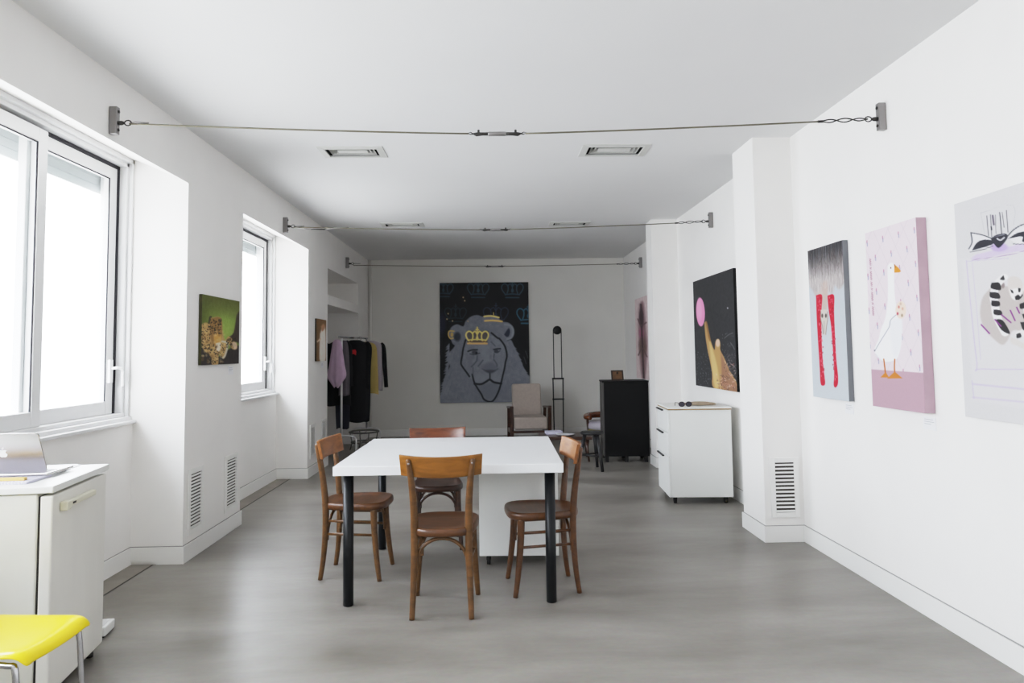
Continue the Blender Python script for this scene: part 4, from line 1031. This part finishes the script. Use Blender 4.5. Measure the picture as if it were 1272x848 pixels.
# --- leopard on green (left pier)
zG = lambda p: [(230+x/6.525,350+y/6.525) for x,y in p]
A = Art(140,130, zG([(117,95),(420,160),(410,662),(102,670)]), (92,102,46))
A.ell(*zG([(300,360)])[0], 24, 26, (134,154,76), 1.4, .9); A.mix(np.clip(1-A.vv*3.2,0,1)*.7, (84,84,44)); A.mix(np.clip(1-A.u*5,0,1)*.5, (76,84,40))
A.ell(*zG([(290,420)])[0], 10, 14, (146,168,84), 1.2, .6)
A.spoly(zG([(395,270),(425,250),(430,480),(380,480),(330,450),(370,410)]), (62,52,44), 1.5)
A.spoly(zG([(90,520),(150,540),(190,600),(240,610),(300,560),(420,520),(430,700),(90,700)]), (50,45,44), 1.5)
tanc = (172,142,94)
A.spoly(zG([(105,340),(140,325),(170,330),(190,290),(205,285),(240,280),(270,300),(280,400),(300,470),(330,440),(390,500),(395,540),(360,545),(320,500),(300,600),(280,620),(250,580),(240,670),(190,665),(180,600),(110,520)]), tanc, 1.5)
A.spoly(zG([(180,285),(205,290),(240,282),(272,300),(278,380),(270,470),(250,550),(225,540),(190,480),(175,390)]), (142,110,66), 1.5)
A.spoly(zG([(205,420),(240,415),(270,430),(265,490),(235,520),(210,480)]), (188,146,80), 2)
A.spoly(zG([(222,495),(262,490),(262,540),(246,560),(228,545)]), (206,196,178), 1.5)
A.line(zG([(170,330),(178,285),(186,280)]), 2.2, (60,56,40), 1); A.line(zG([(275,480),(320,500),(300,590),(282,612)]), 2.4, (190,186,170), 1.2, .9)
for i in range(60):
    x, y = random.uniform(110,300), random.uniform(340,650); A.ell(*zG([(x,y)])[0], random.uniform(1,2.2), random.uniform(1,2.2), random.choice([(206,186,140),(196,172,120),(120,92,54)]), .9, .45*float(1))
for i in range(330):
    x, y = random.choice([(random.uniform(108,180),random.uniform(340,540)),(random.uniform(180,270),random.uniform(295,420)),(random.uniform(150,300),random.uniform(500,660)),(random.uniform(310,390),random.uniform(455,530))])
    A.ell(*zG([(x,y)])[0], random.uniform(.4,.9), random.uniform(.4,1.0), (44,34,24), .7, .8)
A.spoly(zG([(355,490),(390,490),(396,535),(372,545)]), (198,176,150), 1.5, .9)
A.noise(4,1); A.noise(3,4)
painting('leopard_painting', 'green painting of a spotted leopard on the pier between the two windows', A, (XL+.022,4.848,1.736), (0,1,0), (0,0,-1), .708, .482, .02, gain=1.25, side=mat('canvas_side_olive', rgb(72,70,44), .85))
# --- small brown painting with a white figure
zH = lambda p: [(220+x/3.2615,240+y/3.2615) for x,y in p]
A = Art(50,60, zH([(556,508),(597,517),(597,680),(555,680)]), (112,84,56))
A.mix(np.clip(.8-A.u,0,1)*.4, (84,60,38))
A.spoly(zH([(570,570),(580,545),(592,545),(596,600),(594,680),(570,680),(568,630)]), (204,196,188), 2); A.spoly(zH([(574,540),(586,530),(592,545),(580,560)]), (160,120,90), 1.5)
A.line(zH([(560,600),(572,590)]), 2, (190,170,150), 1.2); A.noise(4,2)
painting('figure_painting', 'small brown painting of a white figure just before the clothes alcove', A, (XL+.020,7.978,1.717), (0,1,0), (0,0,-1), .455, .478, .018, M['frame'], gain=1.6)
# --- pink painting with a tall dark figure in the far right bay
zJ = lambda p: [(740+x/4.24,300+y/4.24) for x,y in p]
A = Art(80,120, zJ([(218,310),(284,272),(290,722),(222,722)]), (178,164,164))
A.spoly(zJ([(240,330),(258,320),(268,450),(272,560),(262,720),(248,720),(238,600),(234,430)]), (116,88,92), 3)
A.ell(*zJ([(248,400)])[0], 2.4, 12, (54,40,44), .6); A.ell(*zJ([(247,480)])[0], 2.6, 7, (140,76,104), .7, .7); A.ell(*zJ([(252,550)])[0], 4, 10, (92,70,66), .8)
A.line(zJ([(246,330),(250,500),(256,720)]), 1.6, (50,36,38), 1.2); A.line(zJ([(232,410),(246,440),(270,420)]), 1.3, (80,56,60), 1.2); A.line(zJ([(232,600),(250,560),(272,600)]), 1.2, (80,60,60), 1.2)
A.noise(5,2)
painting('dancer_painting', 'pinkish painting of a tall dark figure in the far right bay above the black cabinet', A, (XR-.022,10.38,2.06), (0,-1,0), (0,0,-1), .95, 1.145, .02, M['canvas'], gain=1.75)

# --- small caption cards on the walls
def card(label, x, y, z, s):
    A = Art(40,40,[(0,0),(40,0),(40,40),(0,40)],(236,236,238))
    for k, L in ((8,26),(15,30),(22,20)): A.line([(5,k),(5+L,k)], 1.6, (150,150,156), 1, .8, 1)
    # the wall side decides which way the card reads
    if s > 0: painting('caption_card', label, A, (x+.0027,y,z), (0,1,0), (0,0,-1), .10, .062, .003, M['paper'], 'caption cards beside the paintings', 'caption card')
    else: painting('caption_card', label, A, (x-.0027,y,z), (0,-1,0), (0,0,-1), .10, .062, .003, M['paper'], 'caption cards beside the paintings', 'caption card')
card('small white caption card below the red stocking bird painting', XR, 4.246, .986, -1)
card('small white caption card below the goose painting', XR, 3.470, .976, -1)
card('small white caption card below the leopard painting', XL, 5.395, 1.236, 1)
card('small white caption card below the small brown painting', XL, 8.27, 1.222, 1)

# ------------------------------------------------------------------ light
wd = bpy.data.worlds.new('overcast_sky'); scene.world = wd; wd.use_nodes = True
nt = wd.node_tree; bg = nt.nodes['Background']; bg.inputs[1].default_value = 12.5
tc = nt.nodes.new('ShaderNodeTexCoord'); sx = nt.nodes.new('ShaderNodeSeparateXYZ'); cr = nt.nodes.new('ShaderNodeValToRGB')
mr = nt.nodes.new('ShaderNodeMapRange'); mr.inputs[1].default_value = -.6; mr.inputs[2].default_value = .6
nt.links.new(tc.outputs['Generated'], sx.inputs[0]); nt.links.new(sx.outputs['Z'], mr.inputs[0]); nt.links.new(mr.outputs[0], cr.inputs[0]); nt.links.new(cr.outputs[0], bg.inputs[0])
cr.color_ramp.elements[0].color = (.56,.555,.57,1); cr.color_ramp.elements[1].color = (1.06,1.09,1.20,1)      # street below, overcast sky above
def portal(y0, y1):
    l = bpy.data.lights.new('window_portal','AREA'); l.shape = 'RECTANGLE'; l.size = y1-y0; l.size_y = 1.68; l.cycles.is_portal = True
    o = bpy.data.objects.new('window_portal', l); COL.objects.link(o); o.location = (-2.60,(y0+y1)/2,1.76)
    o.rotation_euler = Vector((1,0,0)).to_track_quat('-Z','Y').to_euler()
for a, b in bays: portal(a, b)

# ------------------------------------------------------------------ camera
cam = bpy.data.cameras.new('camera'); co = bpy.data.objects.new('camera', cam); COL.objects.link(co); scene.camera = co
F, CY = 880.0, 379.83; pit, yaw, rol = .0642, .0271, -.0128
cam.sensor_width = 36; cam.sensor_fit = 'HORIZONTAL'; cam.lens = F/1272*36; cam.shift_y = -(424-CY)/1272; cam.clip_start = .05
cp, sp_, cy_, sy_ = math.cos(pit), math.sin(pit), math.cos(yaw), math.sin(yaw)
fw = Vector((sy_*cp, cy_*cp, sp_)); rt = Vector((cy_,-sy_,0)); up = rt.cross(fw)
r2 = math.cos(rol)*rt + math.sin(rol)*up; u2 = -math.sin(rol)*rt + math.cos(rol)*up
m4 = Matrix(((r2.x,u2.x,-fw.x,0),(r2.y,u2.y,-fw.y,0),(r2.z,u2.z,-fw.z,1.32),(0,0,0,1)))
co.matrix_world = m4

scene.view_settings.view_transform = 'Standard'
scene.view_settings.exposure = 0.0
vs_ = scene.view_settings; vs_.use_curve_mapping = True; cm = vs_.curve_mapping; cm.white_level = (4,4,4)
cv = cm.curves[3]
for x, y in ((.025,.118),(.05,.26),(.0875,.45),(.1375,.62),(.2,.755),(.275,.84),(.4,.895),(.55,.93),(.75,.965)): cv.points.new(x, y)
cm.update()
scene.cycles.max_bounces = 14; scene.cycles.diffuse_bounces = 9; scene.cycles.transparent_max_bounces = 12
scene.cycles.sample_clamp_indirect = 8; scene.cycles.use_denoising = True
